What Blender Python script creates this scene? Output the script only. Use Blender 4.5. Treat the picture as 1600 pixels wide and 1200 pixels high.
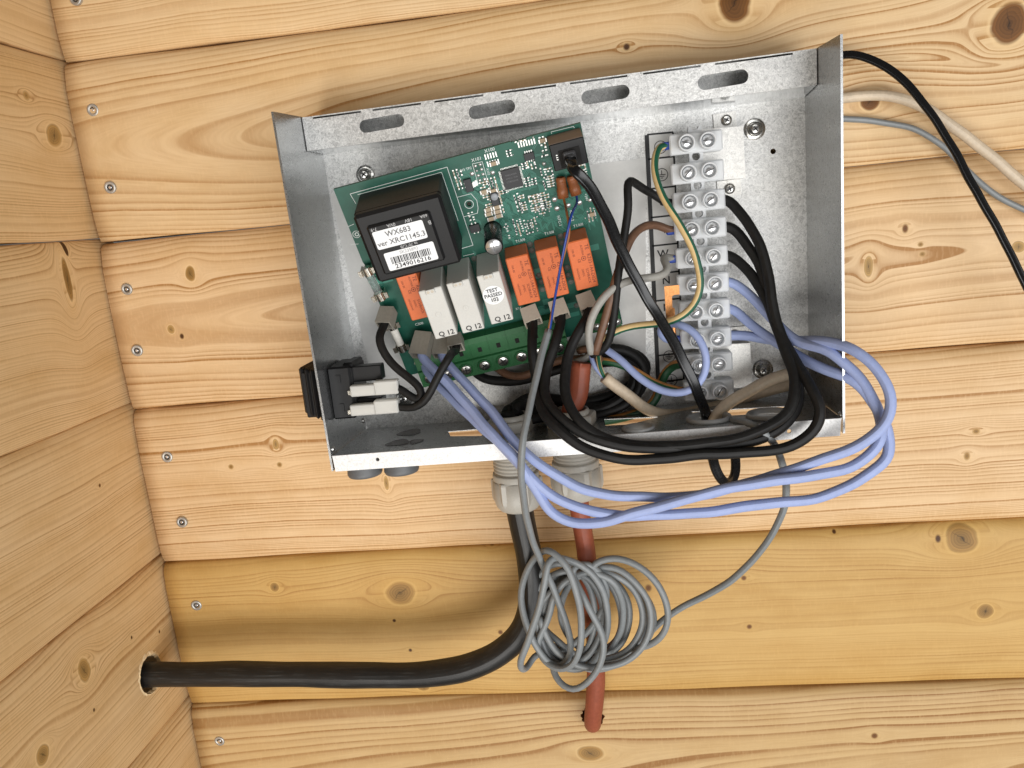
import bpy, bmesh, math, random
import numpy as np
from mathutils import Matrix, Vector, geometry as mgeo
random.seed(7); rng = np.random.default_rng(7)
A = np.array
S = 0.00115                      # one modelling unit (about a millimetre) in metres

# ------------------------------------------------------------------ camera, world, lamps, exposure
sc = bpy.context.scene
for o in list(bpy.data.objects): bpy.data.objects.remove(o)
FPX = 1279.06
CAM = A([276.80, -436.07, -102.17])
BM = A([[0.9897105710, 0.1038092941, -0.0984713969],
        [-0.0748853716, -0.2106237897, -0.9746947216],
        [-0.1219227899, 0.9720397367, -0.2006827937]])      # rows: image right, image down, forward
cd = bpy.data.cameras.new('camera'); cam = bpy.data.objects.new('camera', cd)
sc.collection.objects.link(cam); sc.camera = cam
cd.sensor_width = 36; cd.lens = FPX / 1600 * 36; cd.clip_start = 0.01; cd.clip_end = 50
mw = Matrix.Identity(4)
for i in range(3):
    mw[i][0] = BM[0][i]; mw[i][1] = -BM[1][i]; mw[i][2] = -BM[2][i]; mw[i][3] = CAM[i] * S
cam.matrix_world = mw
wd = bpy.data.worlds.new('World'); sc.world = wd; wd.use_nodes = True
wd.node_tree.nodes['Background'].inputs[0].default_value = (1.0, 0.93, 0.84, 1)
wd.node_tree.nodes['Background'].inputs[1].default_value = 0.135
def area(name, loc, target, sx, sy, power, col):
    l = bpy.data.lights.new(name, 'AREA'); l.shape = 'RECTANGLE'; l.size = sx; l.size_y = sy; l.energy = power; l.color = col
    o = bpy.data.objects.new(name, l); sc.collection.objects.link(o)
    o.location = A(loc) * S
    o.rotation_euler = (Vector(A(target) - A(loc))).to_track_quat('-Z', 'Y').to_euler()
    return o
area('key_lamp', (-10, -2350, -1380), (250, 0, -130), 1.35, 1.35, 44.0, (1.0, 0.97, 0.925))
area('fill_light', (1250, -1800, -600), (230, 0, -150), 1.9, 1.7, 46.0, (0.985, 0.99, 1.0))  # added fill from the front right, not a known window
sc.view_settings.view_transform = 'Standard'; sc.view_settings.look = 'None'
sc.view_settings.exposure = 0.03; sc.view_settings.gamma = 1.0; sc.view_settings.use_curve_mapping = False
sc.cycles.max_bounces = 8; sc.cycles.transparent_max_bounces = 8; sc.cycles.use_denoising = True

# ------------------------------------------------------------------ measuring helpers (calibrated from the photograph)
def ray(x, y): return BM.T @ A([(x - 800) / FPX, (y - 600) / FPX, 1.0])
def P(x, y, d):                    # point that stands d out from the back wall
    v = ray(x, y); return CAM + v * ((-d - CAM[1]) / v[1])
def PX(x, y, X=0.0):               # point on a plane X = const
    v = ray(x, y); return CAM + v * ((X - CAM[0]) / v[0])
def PZ(x, y, Z):                   # point on a plane Z = const
    v = ray(x, y); return CAM + v * ((Z - CAM[2]) / v[2])
# the loose circuit board: its own tilted frame
PR = None
def _rod(w):
    w = A(w, float); th = np.linalg.norm(w); k = w / th
    K = A([[0, -k[2], k[1]], [k[2], 0, -k[0]], [-k[1], k[0], 0]])
    return np.eye(3) + math.sin(th) * K + (1 - math.cos(th)) * K @ K
PR = _rod([0.409, -0.139, 0.073]); PC = A([220.282, -36.0, -122.474]); PW, PH = 116.29, 107.27
def pf(u, v, h): return PC + PR @ A([u - PW / 2, -h, PH / 2 - v])
def U(x, y, h):
    r = ray(x, y); n = PR[:, 1]; o = PC - n * h
    X = CAM + r * (np.dot(o - CAM, n) / np.dot(r, n)); l = PR.T @ (X - PC)
    return A([l[0] + PW / 2, PH / 2 - l[2]])
EX, EY, EZ = A([1., 0, 0]), A([0, 1., 0]), A([0, 0, 1.])
PU, PV, PN = PR[:, 0], -PR[:, 2], -PR[:, 1]        # board axes: right, down, out of the board

# ------------------------------------------------------------------ mesh builder
class M:
    def __init__(s): s.v = []; s.f = []; s.mi = []; s.uv = {}; s.sm = []
    def add(s, vs, fs, mi=0, smooth=False):
        b = len(s.v); s.v += [A(v, float) for v in vs]
        for f in fs: s.f.append([i + b for i in f]); s.mi.append(mi); s.sm.append(smooth)
        return b
    def box(s, c, ex, ey, ez, sx, sy, sz, bev=0.0, mi=0):
        """box centred at c with axes ex,ey,ez and full sizes; bev chamfers the edges"""
        c = A(c, float)
        hx, hy, hz = sx / 2, sy / 2, sz / 2
        if bev <= 0:
            vs = [c + ex * (hx * i) + ey * (hy * j) + ez * (hz * k) for k in (-1, 1) for j in (-1, 1) for i in (-1, 1)]
            s.add(vs, [(0, 2, 3, 1), (4, 5, 7, 6), (0, 1, 5, 4), (2, 6, 7, 3), (0, 4, 6, 2), (1, 3, 7, 5)], mi); return
        b = bev; vs = []; idx = {}
        for k in (-1, 1):
            for j in (-1, 1):
                for i in (-1, 1):
                    for a in range(3):
                        d = [hx * i, hy * j, hz * k]
                        for q in range(3):
                            if q != a: d[q] -= b * (i, j, k)[q]
                        idx[(i, j, k, a)] = len(vs); vs.append(c + ex * d[0] + ey * d[1] + ez * d[2])
        fs = []
        for a in range(3):
            o = [q for q in range(3) if q != a]
            for sg in (-1, 1):
                ring = []
                for (p, q) in ((-1, -1), (1, -1), (1, 1), (-1, 1)):
                    t = [0, 0, 0]; t[a] = sg; t[o[0]] = p; t[o[1]] = q; ring.append(idx[(*t, a)])
                fs.append(ring)
        for a in range(3):          # edge strips parallel to axis a
            o = [q for q in range(3) if q != a]
            for p in (-1, 1):
                for q in (-1, 1):
                    t0 = [0, 0, 0]; t1 = [0, 0, 0]; t0[a] = -1; t1[a] = 1
                    t0[o[0]] = t1[o[0]] = p; t0[o[1]] = t1[o[1]] = q
                    fs.append([idx[(*t0, o[0])], idx[(*t1, o[0])], idx[(*t1, o[1])], idx[(*t0, o[1])]])
        for k in (-1, 1):
            for j in (-1, 1):
                for i in (-1, 1): fs.append([idx[(i, j, k, 0)], idx[(i, j, k, 1)], idx[(i, j, k, 2)]])
        s.add(vs, fs, mi)
    def lathe(s, c, ax, prof, n=24, mi=0, smooth=True, ref=None, cap=True, polygon=None):
        """prof: list of (radius, along axis)"""
        c = A(c, float); ax = A(ax, float); ax = ax / np.linalg.norm(ax)
        if ref is None: ref = EX if abs(ax[0]) < 0.9 else EZ
        e1 = ref - ax * np.dot(ref, ax); e1 /= np.linalg.norm(e1); e2 = np.cross(ax, e1)
        vs = []; fs = []
        for r, a in prof:
            for i in range(n):
                t = 2 * math.pi * i / n
                vs.append(c + ax * a + (e1 * math.cos(t) + e2 * math.sin(t)) * r)
        for k in range(len(prof) - 1):
            for i in range(n):
                j = (i + 1) % n
                fs.append((k * n + i, k * n + j, (k + 1) * n + j, (k + 1) * n + i))
        s.add(vs, fs, mi, smooth)
        if cap:
            b = len(s.v)
            s.add(vs[:n], [tuple(range(n))[::-1]], mi); s.add(vs[-n:], [tuple(range(n))], mi)
    def tube(s, pts, r, n=12, mi=0, flat=None, cap=True, ref=None):
        pts = [A(p, float) for p in pts]; m = len(pts)
        rr = r if hasattr(r, '__len__') else [r] * m
        T = [pts[min(i + 1, m - 1)] - pts[max(i - 1, 0)] for i in range(m)]
        T = [t / (np.linalg.norm(t) + 1e-12) for t in T]
        nrm = A(ref, float) if ref is not None else A([0, -1.0, 0.2])
        nrm = nrm - T[0] * np.dot(nrm, T[0]); nrm /= np.linalg.norm(nrm)
        b = len(s.v); L = 0
        for i in range(m):
            if i:
                L += np.linalg.norm(pts[i] - pts[i - 1])
                if ref is not None: nrm = A(ref, float)
                nrm = nrm - T[i] * np.dot(nrm, T[i]); nrm /= (np.linalg.norm(nrm) + 1e-12)
            bi = np.cross(T[i], nrm)
            for k in range(n + 1):
                t = 2 * math.pi * k / n
                if flat: q = nrm * (math.sin(t) * flat * rr[i] * (1 - .35 * math.exp(-(math.cos(t) / .30) ** 2))) + bi * (math.copysign(abs(math.cos(t)) ** 0.45, math.cos(t)) * rr[i])
                else: q = nrm * (math.cos(t) * rr[i]) + bi * (math.sin(t) * rr[i])
                s.uv[len(s.v)] = (k / n, L * 0.01); s.v.append(pts[i] + q)
        w = n + 1
        for i in range(m - 1):
            for k in range(n):
                s.f.append([b + i * w + k, b + i * w + k + 1, b + (i + 1) * w + k + 1, b + (i + 1) * w + k]); s.mi.append(mi); s.sm.append(True)
        if cap:
            for i, rev in ((0, True), (m - 1, False)):
                ring = [b + i * w + k for k in range(n)]
                s.f.append(ring[::-1] if rev else ring); s.mi.append(mi); s.sm.append(False)
    def plate(s, outer, holes, o, ex, ey, nz, th, mi=0):
        """flat sheet: outer / holes are 2-D loops in (ex, ey) about o; front face at nz*th/2"""
        loops = [outer] + list(holes); vs = []; ed = []
        for lp in loops:
            b = len(vs); vs += [Vector((float(p[0]), float(p[1]))) for p in lp]
            ed += [(b + i, b + (i + 1) % len(lp)) for i in range(len(lp))]
        r = mgeo.delaunay_2d_cdt(vs, ed, [], 0, 1e-6); V2, F2 = r[0], r[2]
        def inside(p, lp):
            c = False; j = len(lp) - 1
            for i in range(len(lp)):
                if (lp[i][1] > p[1]) != (lp[j][1] > p[1]) and p[0] < (lp[j][0] - lp[i][0]) * (p[1] - lp[i][1]) / (lp[j][1] - lp[i][1]) + lp[i][0]: c = not c
                j = i
            return c
        keep = []
        for f in F2:
            ce = sum((V2[i] for i in f), Vector((0, 0))) / len(f)
            if inside(ce, outer) and not any(inside(ce, h) for h in holes): keep.append(f)
        o = A(o, float)
        fr = [o + ex * v[0] + ey * v[1] + nz * (th / 2) for v in V2]; bk = [o + ex * v[0] + ey * v[1] - nz * (th / 2) for v in V2]
        n = len(V2)
        s.add(fr + bk, [tuple(f) for f in keep] + [tuple(i + n for i in f[::-1]) for f in keep], mi)
        for lp in loops:
            m = len(lp)
            a = [o + ex * p[0] + ey * p[1] + nz * (th / 2) for p in lp]; c = [o + ex * p[0] + ey * p[1] - nz * (th / 2) for p in lp]
            s.add(a + c, [(i, (i + 1) % m, m + (i + 1) % m, m + i) for i in range(m)], mi)
    def quad(s, pts, mi=0): s.add(pts, [tuple(range(len(pts)))], mi)

COL = sc.collection
FR = {}
def thing(name, loc, label, cat, group=None, rot=None, kind=None):
    o = bpy.data.objects.new(name, None); COL.objects.link(o); o.empty_display_size = 0.01
    R = np.eye(3) if rot is None else rot
    m = Matrix.Identity(4)
    for i in range(3):
        for j in range(3): m[i][j] = R[i][j]
        m[i][3] = loc[i] * S
    o.matrix_world = m; FR[o.name] = (R, A(loc, float))
    if label: o['label'] = label
    if cat: o['category'] = cat
    if group: o['group'] = group
    if kind: o['kind'] = kind
    return o
def part(name, mb, mats, parent, label=None, kind=None, smooth_all=None):
    R, L = FR[parent.name]
    me = bpy.data.meshes.new(name)
    vl = (np.array(mb.v) - L) @ R * S
    me.from_pydata(vl.tolist(), [], mb.f)
    if not isinstance(mats, (list, tuple)): mats = [mats]
    for m in mats: me.materials.append(m)
    me.polygons.foreach_set('material_index', mb.mi)
    me.polygons.foreach_set('use_smooth', mb.sm if smooth_all is None else [smooth_all] * len(mb.f))
    if mb.uv:
        uvl = me.uv_layers.new(name='UVMap')
        for lp in me.loops: uvl.data[lp.index].uv = mb.uv.get(lp.vertex_index, (0, 0))
    me.validate(); me.update()
    bm = bmesh.new(); bm.from_mesh(me); bmesh.ops.recalc_face_normals(bm, faces=bm.faces); bm.to_mesh(me); bm.free()
    o = bpy.data.objects.new(name, me); COL.objects.link(o); o.parent = parent
    FR[o.name] = (R, L)
    if label: o['label'] = label
    if kind: o['kind'] = kind
    return o
def solid(name, mb, mats, loc, label, cat, group=None):   # a thing that is one mesh
    loc = A(loc, float); me_root = bpy.data.objects.new(name, None)
    FR['__tmp'] = (np.eye(3), loc)
    class T: name = '__tmp'
    me = bpy.data.meshes.new(name); me.from_pydata(((np.array(mb.v) - loc) * S).tolist(), [], mb.f)
    if not isinstance(mats, (list, tuple)): mats = [mats]
    for m in mats: me.materials.append(m)
    me.polygons.foreach_set('material_index', mb.mi); me.polygons.foreach_set('use_smooth', mb.sm)
    if mb.uv:
        uvl = me.uv_layers.new(name='UVMap')
        for lp in me.loops: uvl.data[lp.index].uv = mb.uv.get(lp.vertex_index, (0, 0))
    me.validate(); me.update()
    bpy.data.objects.remove(me_root)
    o = bpy.data.objects.new(name, me); COL.objects.link(o); o.location = loc * S
    FR[o.name] = (np.eye(3), loc)
    o['label'] = label; o['category'] = cat
    if group: o['group'] = group
    return o
def spline(pts, step=2.2):
    pts = [A(p, float) for p in pts]; out = []
    q = [2 * pts[0] - pts[1]] + pts + [2 * pts[-1] - pts[-2]]
    for i in range(1, len(q) - 2):
        p0, p1, p2, p3 = q[i - 1:i + 3]
        t0 = 0; t1 = t0 + max(np.linalg.norm(p1 - p0), 1e-6) ** .5; t2 = t1 + max(np.linalg.norm(p2 - p1), 1e-6) ** .5; t3 = t2 + max(np.linalg.norm(p3 - p2), 1e-6) ** .5
        n = max(2, int(np.linalg.norm(p2 - p1) / step))
        for k in range(n):
            t = t1 + (t2 - t1) * k / n
            a1 = (t1 - t) / (t1 - t0) * p0 + (t - t0) / (t1 - t0) * p1; a2 = (t2 - t) / (t2 - t1) * p1 + (t - t1) / (t2 - t1) * p2; a3 = (t3 - t) / (t3 - t2) * p2 + (t - t2) / (t3 - t2) * p3
            b1 = (t2 - t) / (t2 - t0) * a1 + (t - t0) / (t2 - t0) * a2; b2 = (t3 - t) / (t3 - t1) * a2 + (t - t1) / (t3 - t1) * a3
            out.append((t2 - t) / (t2 - t1) * b1 + (t - t1) / (t2 - t1) * b2)
    out.append(pts[-1])
    # relax a little so hand-set points leave no kinks
    for _ in range(4):
        o2 = [out[0]] + [(out[i - 1] + 2 * out[i] + out[i + 1]) / 4 for i in range(1, len(out) - 1)] + [out[-1]]; out = o2
    return out
def wp(lst): return [P(*p) for p in lst]

# ------------------------------------------------------------------ materials
class NT:
    def __init__(s, name):
        s.m = bpy.data.materials.new(name); s.m.use_nodes = True; s.t = s.m.node_tree; s.n = s.t.nodes
        s.b = s.n['Principled BSDF']; s.out = s.n['Material Output']
    def node(s, typ, **kw):
        n = s.n.new(typ)
        for k, v in kw.items(): setattr(n, k, v)
        return n
    def link(s, a, b): s.t.links.new(a, b)
    def val(s, x):
        if isinstance(x, (int, float)):
            n = s.node('ShaderNodeValue'); n.outputs[0].default_value = x; return n.outputs[0]
        return x
    def math(s, op, a, b=None, c=None, clamp=False):
        n = s.node('ShaderNodeMath', operation=op); n.use_clamp = clamp
        for i, x in enumerate((a, b, c)):
            if x is None: continue
            if isinstance(x, (int, float)): n.inputs[i].default_value = x
            else: s.link(x, n.inputs[i])
        return n.outputs[0]
    def noise(s, vec, scale, detail=2, rough=.5, dim='3D', dist=0):
        n = s.node('ShaderNodeTexNoise', noise_dimensions=dim)
        n.inputs['Scale'].default_value = scale; n.inputs['Detail'].default_value = detail; n.inputs['Roughness'].default_value = rough; n.inputs['Distortion'].default_value = dist
        if vec is not None: s.link(vec, n.inputs['W' if dim == '1D' else 'Vector'])
        return n.outputs[0]
    def ramp(s, fac, stops):
        n = s.node('ShaderNodeValToRGB'); e = n.color_ramp.elements
        while len(e) < len(stops): e.new(0.5)
        for i, (p, c) in enumerate(stops):
            e[i].position = p; e[i].color = (*c, 1) if len(c) == 3 else c
        s.link(fac, n.inputs[0]); return n.outputs[0]
    def mix(s, fac, a, b, mode='MIX'):
        n = s.node('ShaderNodeMix', data_type='RGBA', blend_type=mode)
        if isinstance(fac, (int, float)): n.inputs[0].default_value = fac
        else: s.link(fac, n.inputs[0])
        for i, x in ((6, a), (7, b)):
            if isinstance(x, (tuple, list)): n.inputs[i].default_value = (*x, 1)
            else: s.link(x, n.inputs[i])
        return n.outputs[2]
    def comb(s, x, y, z=0.0):
        n = s.node('ShaderNodeCombineXYZ')
        for i, q in enumerate((x, y, z)):
            if isinstance(q, (int, float)): n.inputs[i].default_value = q
            else: s.link(q, n.inputs[i])
        return n.outputs[0]
    def bump(s, h, strength, dist=0.0003):
        n = s.node('ShaderNodeBump'); n.inputs['Strength'].default_value = strength; n.inputs['Distance'].default_value = dist
        s.link(h, n.inputs['Height']); s.link(n.outputs[0], s.b.inputs['Normal'])
def lin(r, g, b):
    f = lambda c: (c / 255 / 12.92) if c <= 10 else ((c / 255 + .055) / 1.055) ** 2.4
    return (f(r), f(g), f(b))
def plain(name, col, rough=.5, metal=0.0, var=0.12, scale=900, bump=0.05, spec=.5, trans=0.0, sss=0.0, coat=0.0):
    t = NT(name); tc = t.node('ShaderNodeTexCoord').outputs['Object']
    nz = t.noise(tc, scale, 4, .6); lo = t.noise(tc, 60, 2)
    dk = tuple(c * (1 - var) for c in col); lt = tuple(min(1, c * (1 + var)) for c in col)
    c = t.ramp(t.math('ADD', t.math('MULTIPLY', nz, .6), t.math('MULTIPLY', lo, .4)), [(.35, dk), (.65, lt)])
    t.link(c, t.b.inputs['Base Color'])
    t.link(t.math('ADD', t.math('MULTIPLY', nz, .16), rough - .08), t.b.inputs['Roughness'])
    t.b.inputs['Metallic'].default_value = metal; t.b.inputs['Specular IOR Level'].default_value = spec
    t.b.inputs['Transmission Weight'].default_value = trans
    if sss: t.b.inputs['Subsurface Weight'].default_value = sss; t.b.inputs['Subsurface Scale'].default_value = .002; t.b.inputs['Subsurface Radius'].default_value = (1, 1, 1)
    t.b.inputs['Coat Weight'].default_value = coat
    if bump: t.bump(nz, bump, .0002)
    return t.m
def wood(name, knots, base, late, freq=24, flame=None, seed=0.0, contrast=1.0, wav=1.0):
    """knots: (u,v,ru,rv,tone), 1 uv unit = 100 modelling units; flame: (u,v,ru,rv) centre of a cathedral figure"""
    t = NT(name); uv = t.node('ShaderNodeUVMap').outputs[0]
    sp = t.node('ShaderNodeSeparateXYZ'); t.link(uv, sp.inputs[0]); u, v = sp.outputs[0], sp.outputs[1]
    mu = lambda a, b: t.math('MULTIPLY', a, b)
    ad = lambda a, b: t.math('ADD', a, b)
    w1 = t.noise(t.comb(mu(u, .5), mu(v, 1.2), seed), 1.3, 1, .5)
    wob = t.noise(t.comb(u, mu(v, 2.2), seed + 3), 3.2, 2, .55); rims = []
    fibk = t.noise(t.comb(mu(u, 30), mu(v, 30), seed), 1.0, 1) if any(max(k_[2], k_[3]) > .022 for k_ in knots) else None
    g = ad(v, ad(mu(t.math('SUBTRACT', w1, .5), .085 * wav), mu(t.math('SUBTRACT', wob, .5), .012 * wav)))
    kmask = kcol = halo = None
    for i, (ku, kv, ru, rv, tone) in enumerate(knots):
        big = max(ru, rv) > .022
        du = t.math('SUBTRACT', u, ku); dv = t.math('SUBTRACT', v, kv)
        if big: du = ad(du, mu(t.math('SUBTRACT', wob, .5), ru * .9))
        du2 = mu(du, du); dv2 = mu(dv, dv)
        # grain flows round the knot: stream function of a cylinder drawn out along the board
        rg = ad(mu(du2, 1 / (ru * (2.6 if big else 3.4)) ** 2), mu(dv2, 1 / (rv * (1.55 if big else 1.8)) ** 2))
        g = t.math('SUBTRACT', g, t.math('DIVIDE', mu(dv, .95), ad(t.math('MAXIMUM', rg, .6), mu(mu(rg, rg), .05))))
        r = t.math('SQRT', ad(mu(du2, 1 / ru ** 2), mu(dv2, 1 / rv ** 2)))
        mk = t.math('MULTIPLY', t.math('SUBTRACT', 1.10 if big else 1.3, r), 5.0 if big else 1.7, clamp=True)
        hl = t.math('SUBTRACT', 1.0, mu(r, 1 / 2.1), clamp=True)
        kc = t.ramp(ad(mu(r, .66), mu(t.math('SUBTRACT', wob, .5), .30 if big else .0)), [(0, tuple(c * .38 for c in tone)), (.12, tuple(c * .75 for c in tone)), (.45, tone), (.62, tuple(min(1, c * 1.35) for c in tone)), (.72, tuple(c * .45 for c in tone))])
        if big:
            rg_ = t.math('FRACT', ad(mu(r, 5.2), mu(wob, 2.0)))
            kc = t.mix(mu(rg_, .42), kc, tuple(c * .30 for c in tone))
            th_ = .6 + 1.9 * ((ku * 7.3 + kv * 3.1) % 1.0)
            cr = t.math('ABSOLUTE', ad(ad(mu(du, math.sin(th_) / ru), mu(dv, math.cos(th_) / rv)), mu(t.math('SUBTRACT', fibk, .5), .5)))
            kc = t.mix(mu(t.math('SUBTRACT', 1.0, mu(cr, 16.0), clamp=True), t.math('SUBTRACT', 1.0, mu(r, 1.1), clamp=True)), kc, tuple(c * .12 for c in tone))
            rim = t.math('MULTIPLY', t.math('SUBTRACT', 1.0, mu(t.math('ABSOLUTE', t.math('SUBTRACT', r, 1.17)), 7.0), clamp=True), .55, clamp=True)
            rims.append(rim)
        if kmask is None: kmask, kcol, halo = mk, kc, hl
        else: kcol = t.mix(mk, kcol, kc); kmask = t.math('MAXIMUM', kmask, mk); halo = t.math('MAXIMUM', halo, hl)
    if flame:       # flat-sawn board: rings symmetrical about the heart line give cathedral tips
        fu, fv, k = flame
        dg_ = t.math('SUBTRACT', g, fv); du = mu(t.math('SUBTRACT', u, fu), k)
        g = t.math('SQRT', ad(mu(dg_, dg_), mu(du, du)))
    sp1 = t.noise(g, 2.7, 2, .6, '1D')
    gw = ad(mu(g, freq), ad(mu(sp1, freq * .40), seed * 3.1))
    fr = t.math('FRACT', gw); idn = t.math('FLOOR', gw)
    wn = t.node('ShaderNodeTexWhiteNoise', noise_dimensions='1D'); t.link(idn, wn.inputs['W']); rnd = wn.outputs[0]
    # earlywood fades slowly into latewood, which ends sharply
    ring = t.ramp(fr, [(0, (.02, .02, .02)), (.30, (.04, .04, .04)), (.66, (.40, .40, .40)), (.86, (1, 1, 1)), (.95, (.85, .85, .85)), (1, (.02, .02, .02))])
    patch = t.noise(t.comb(mu(u, .45), mu(g, 2.6), seed + 20), 2.0, 2, .6)
    amp = mu(mu(ad(mu(mu(rnd, rnd), .95), .32), contrast * 1.35), t.math('SUBTRACT', mu(patch, 2.4), .28, clamp=True))
    ringv = t.math('MULTIPLY', ring, amp, clamp=True)
    fib = t.noise(t.comb(mu(u, 5), mu(g, 210), seed), 1.0, 2, .65)
    sp2 = t.noise(t.comb(mu(u, 90), mu(v, 22), seed + 5), 1.0, 2)
    dkb = tuple(c * k for c, k in zip(base, (.90, .85, .76))); ltb = tuple(min(1, c * k) for c, k in zip(base, (1.05, 1.08, 1.14)))
    c0 = t.ramp(ad(mu(sp1, .55), mu(wob, .45)), [(.36, dkb), (.52, base), (.66, ltb)])
    c1 = t.mix(ringv, c0, late)
    c2 = t.mix(t.math('MULTIPLY', t.math('SUBTRACT', fib, .40), .62, clamp=True), c1, late)
    big_ = t.noise(t.comb(mu(u, .35), mu(g, 1.5), seed + 44), 2.3, 2, .5)
    c2 = t.mix(t.math('MULTIPLY', t.math('SUBTRACT', big_, .47), 1.5, clamp=True), c2, tuple(c * k for c, k in zip(base, (.93, .86, .74))))
    c3 = t.mix(t.math('MULTIPLY', t.math('SUBTRACT', sp2, .50), .9, clamp=True), c2, tuple(min(1, c * 1.10) for c in base))
    if kmask is not None:
        c3 = t.mix(mu(t.math('MULTIPLY', halo, 1.6, clamp=True), .34), c3, tuple(min(1, c * k) for c, k in zip(base, (1.02, .95, .74))))
        for rim in rims: c3 = t.mix(rim, c3, tuple(min(1, c * k) for c, k in zip(base, (1.1, 1.12, 1.1))))
        c3 = t.mix(kmask, c3, kcol)
    t.link(c3, t.b.inputs['Base Color'])
    t.b.inputs['Roughness'].default_value = .52; t.b.inputs['Specular IOR Level'].default_value = .30
    fb = t.noise(t.comb(mu(u, 6), mu(v, 170), seed), 1.0, 1)
    t.bump(fb, .25, .00012)
    return t.m
def galv(name, base=(.67, .67, .655), metal=.62, spangle=1.0, rough=.42):
    t = NT(name); tc = t.node('ShaderNodeTexCoord').outputs['Object']
    n1 = t.noise(tc, 420, 4, .75, dist=1.2); n2 = t.noise(tc, 1500, 3, .7); n3 = t.noise(tc, 22, 3, .6)
    f = t.math('ADD', t.math('MULTIPLY', n1, .62), t.math('MULTIPLY', n2, .38))
    a = .46 * spangle
    c = t.ramp(f, [(.36, tuple(x * (1 - a) for x in base)), (.50, base), (.64, tuple(min(1, x * (1 + a * .8)) for x in base))])
    c = t.mix(t.math('MULTIPLY', t.math('SUBTRACT', n3, .48), .7, clamp=True), c, tuple(x * k for x, k in zip(base, (.88, .82, .70))))
    mp = t.node('ShaderNodeMapping'); mp.inputs['Scale'].default_value = (26, 60, 1500); mp.inputs['Rotation'].default_value = (.2, .35, .1); t.link(tc, mp.inputs[0])
    scr = t.math('MULTIPLY', t.math('SUBTRACT', t.noise(mp.outputs[0], 1.0, 2, .6), .66), 5.0, clamp=True)
    c = t.mix(t.math('MULTIPLY', scr, .45), c, tuple(min(1, x * 1.35) for x in base))
    t.link(c, t.b.inputs['Base Color']); t.b.inputs['Metallic'].default_value = metal
    t.link(t.math('ADD', t.math('MULTIPLY', f, .30 * spangle), rough - .12), t.b.inputs['Roughness'])
    t.bump(f, .30 * spangle, .0003)
    return t.m

MAT = {}
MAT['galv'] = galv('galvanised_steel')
MAT['galv_shade'] = galv('galvanised_shaded', (.43, .438, .44), .90, .40, .34)  # same steel, base darkened to paint in shade on panels, flange and floor
MAT['galv_lip_lit'] = galv('galvanised_lip_lit', (.82, .82, .81), .12, .5, .5)  # same steel, base lightened so the lip looks brightly lit
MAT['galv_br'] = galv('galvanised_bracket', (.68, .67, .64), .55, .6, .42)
MAT['galv_sm_shade'] = galv('galvanised_smooth_shaded', (.42, .43, .44), 1.0, .15, .22)  # smoother steel, base also darkened to paint the rail's shaded underside
MAT['steel'] = plain('zinc_screw', (.62, .61, .58), .28, 1.0, .15, 1500, .06)
MAT['steel_br'] = plain('bright_screw', (.92, .93, .95), .30, 1.0, .25, 1200, .25)
MAT['steel_mt'] = plain('matt_screw', (.50, .49, .46), .45, .7, .2, 1500, .1)
MAT['steel_dark'] = plain('screw_recess', (.08, .08, .08), .4, .8)
MAT['dark'] = plain('dark_void', (.012, .011, .010), .9, 0, .1, 400, 0)
MAT['black_pl'] = plain('black_plastic', (.009, .009, .0095), .45, 0, .25, 1200, .10, spec=.35)
MAT['black_sw'] = plain('black_switch', (.007, .007, .0075), .40, 0, .3, 1500, .1, spec=.35)
MAT['black_rub'] = plain('black_pvc', (.011, .0105, .010), .55, 0, .4, 500, .12, spec=.3)
MAT['black_gloss'] = plain('black_flat_cable', (.004, .004, .0045), .26, 0, .2, 700, .03)
MAT['blue_w'] = plain('blue_pvc', (.34, .41, .67), .48, 0, .06, 500, .03, spec=.35)
MAT['grey_w'] = plain('grey_pvc', (.22, .235, .24), .42, 0, .10, 500, .04)
MAT['grey_l'] = plain('light_grey_wire', (.33, .32, .29), .5, 0, .12, 600, .05)
MAT['beige_w'] = plain('beige_pvc', (.63, .51, .37), .5, 0, .12, 500, .05)
MAT['brown_w'] = plain('brown_pvc', (.15, .075, .042), .5, 0, .2, 600, .06)
MAT['red_w'] = plain('red_brown_silicone', (.27, .065, .030), .55, 0, .14, 500, .06)
MAT['thin_blue'] = plain('thin_blue_wire', (.012, .045, .26), .4)
MAT['thin_brown'] = plain('thin_brown_wire', (.30, .11, .03), .45)
MAT['orange'] = plain('orange_relay', (.66, .155, .045), .42, 0, .06, 900, .03, sss=.05)
MAT['print_dk'] = plain('dark_print', (.16, .03, .015), .6)
MAT['grey_rel'] = plain('grey_relay', (.62, .61, .57), .5, 0, .05, 1400, .05)
MAT['sleeve'] = plain('grey_sleeve', (.27, .25, .21), .48, 0, .10, 700, .04)
MAT['sleeve_b'] = plain('beige_sleeve', (.55, .49, .40), .45, 0, .08, 700, .04)
MAT['pcb'] = None
MAT['silk'] = plain('silkscreen_white', (.72, .76, .74), .55, 0, .08, 2000, 0)
MAT['pad'] = plain('solder', (.66, .66, .64), .30, .8, .15, 2500, .1)
MAT['ic'] = plain('chip_black', (.028, .029, .031), .55, 0, .15, 2500, .05)
MAT['tan'] = plain('ceramic_tan', (.36, .28, .18), .5)
MAT['green_t'] = plain('terminal_green', (.022, .125, .040), .42, 0, .10, 900, .04)
MAT['white'] = plain('white_sticker', (.86, .87, .87), .5, 0, .02, 900, .0)
MAT['label'] = plain('label_sheet', (.74, .735, .71), .38, 0, .04, 300, .02)
MAT['ink'] = plain('black_ink', (.012, .012, .013), .5)
MAT['ink_g'] = plain('grey_ink', (.12, .12, .125), .5)
MAT['print_l'] = plain('pale_print', (.42, .42, .42), .5)
MAT['gland'] = plain('gland_grey', (.47, .45, .40), .42, 0, .06, 800, .03)
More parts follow.
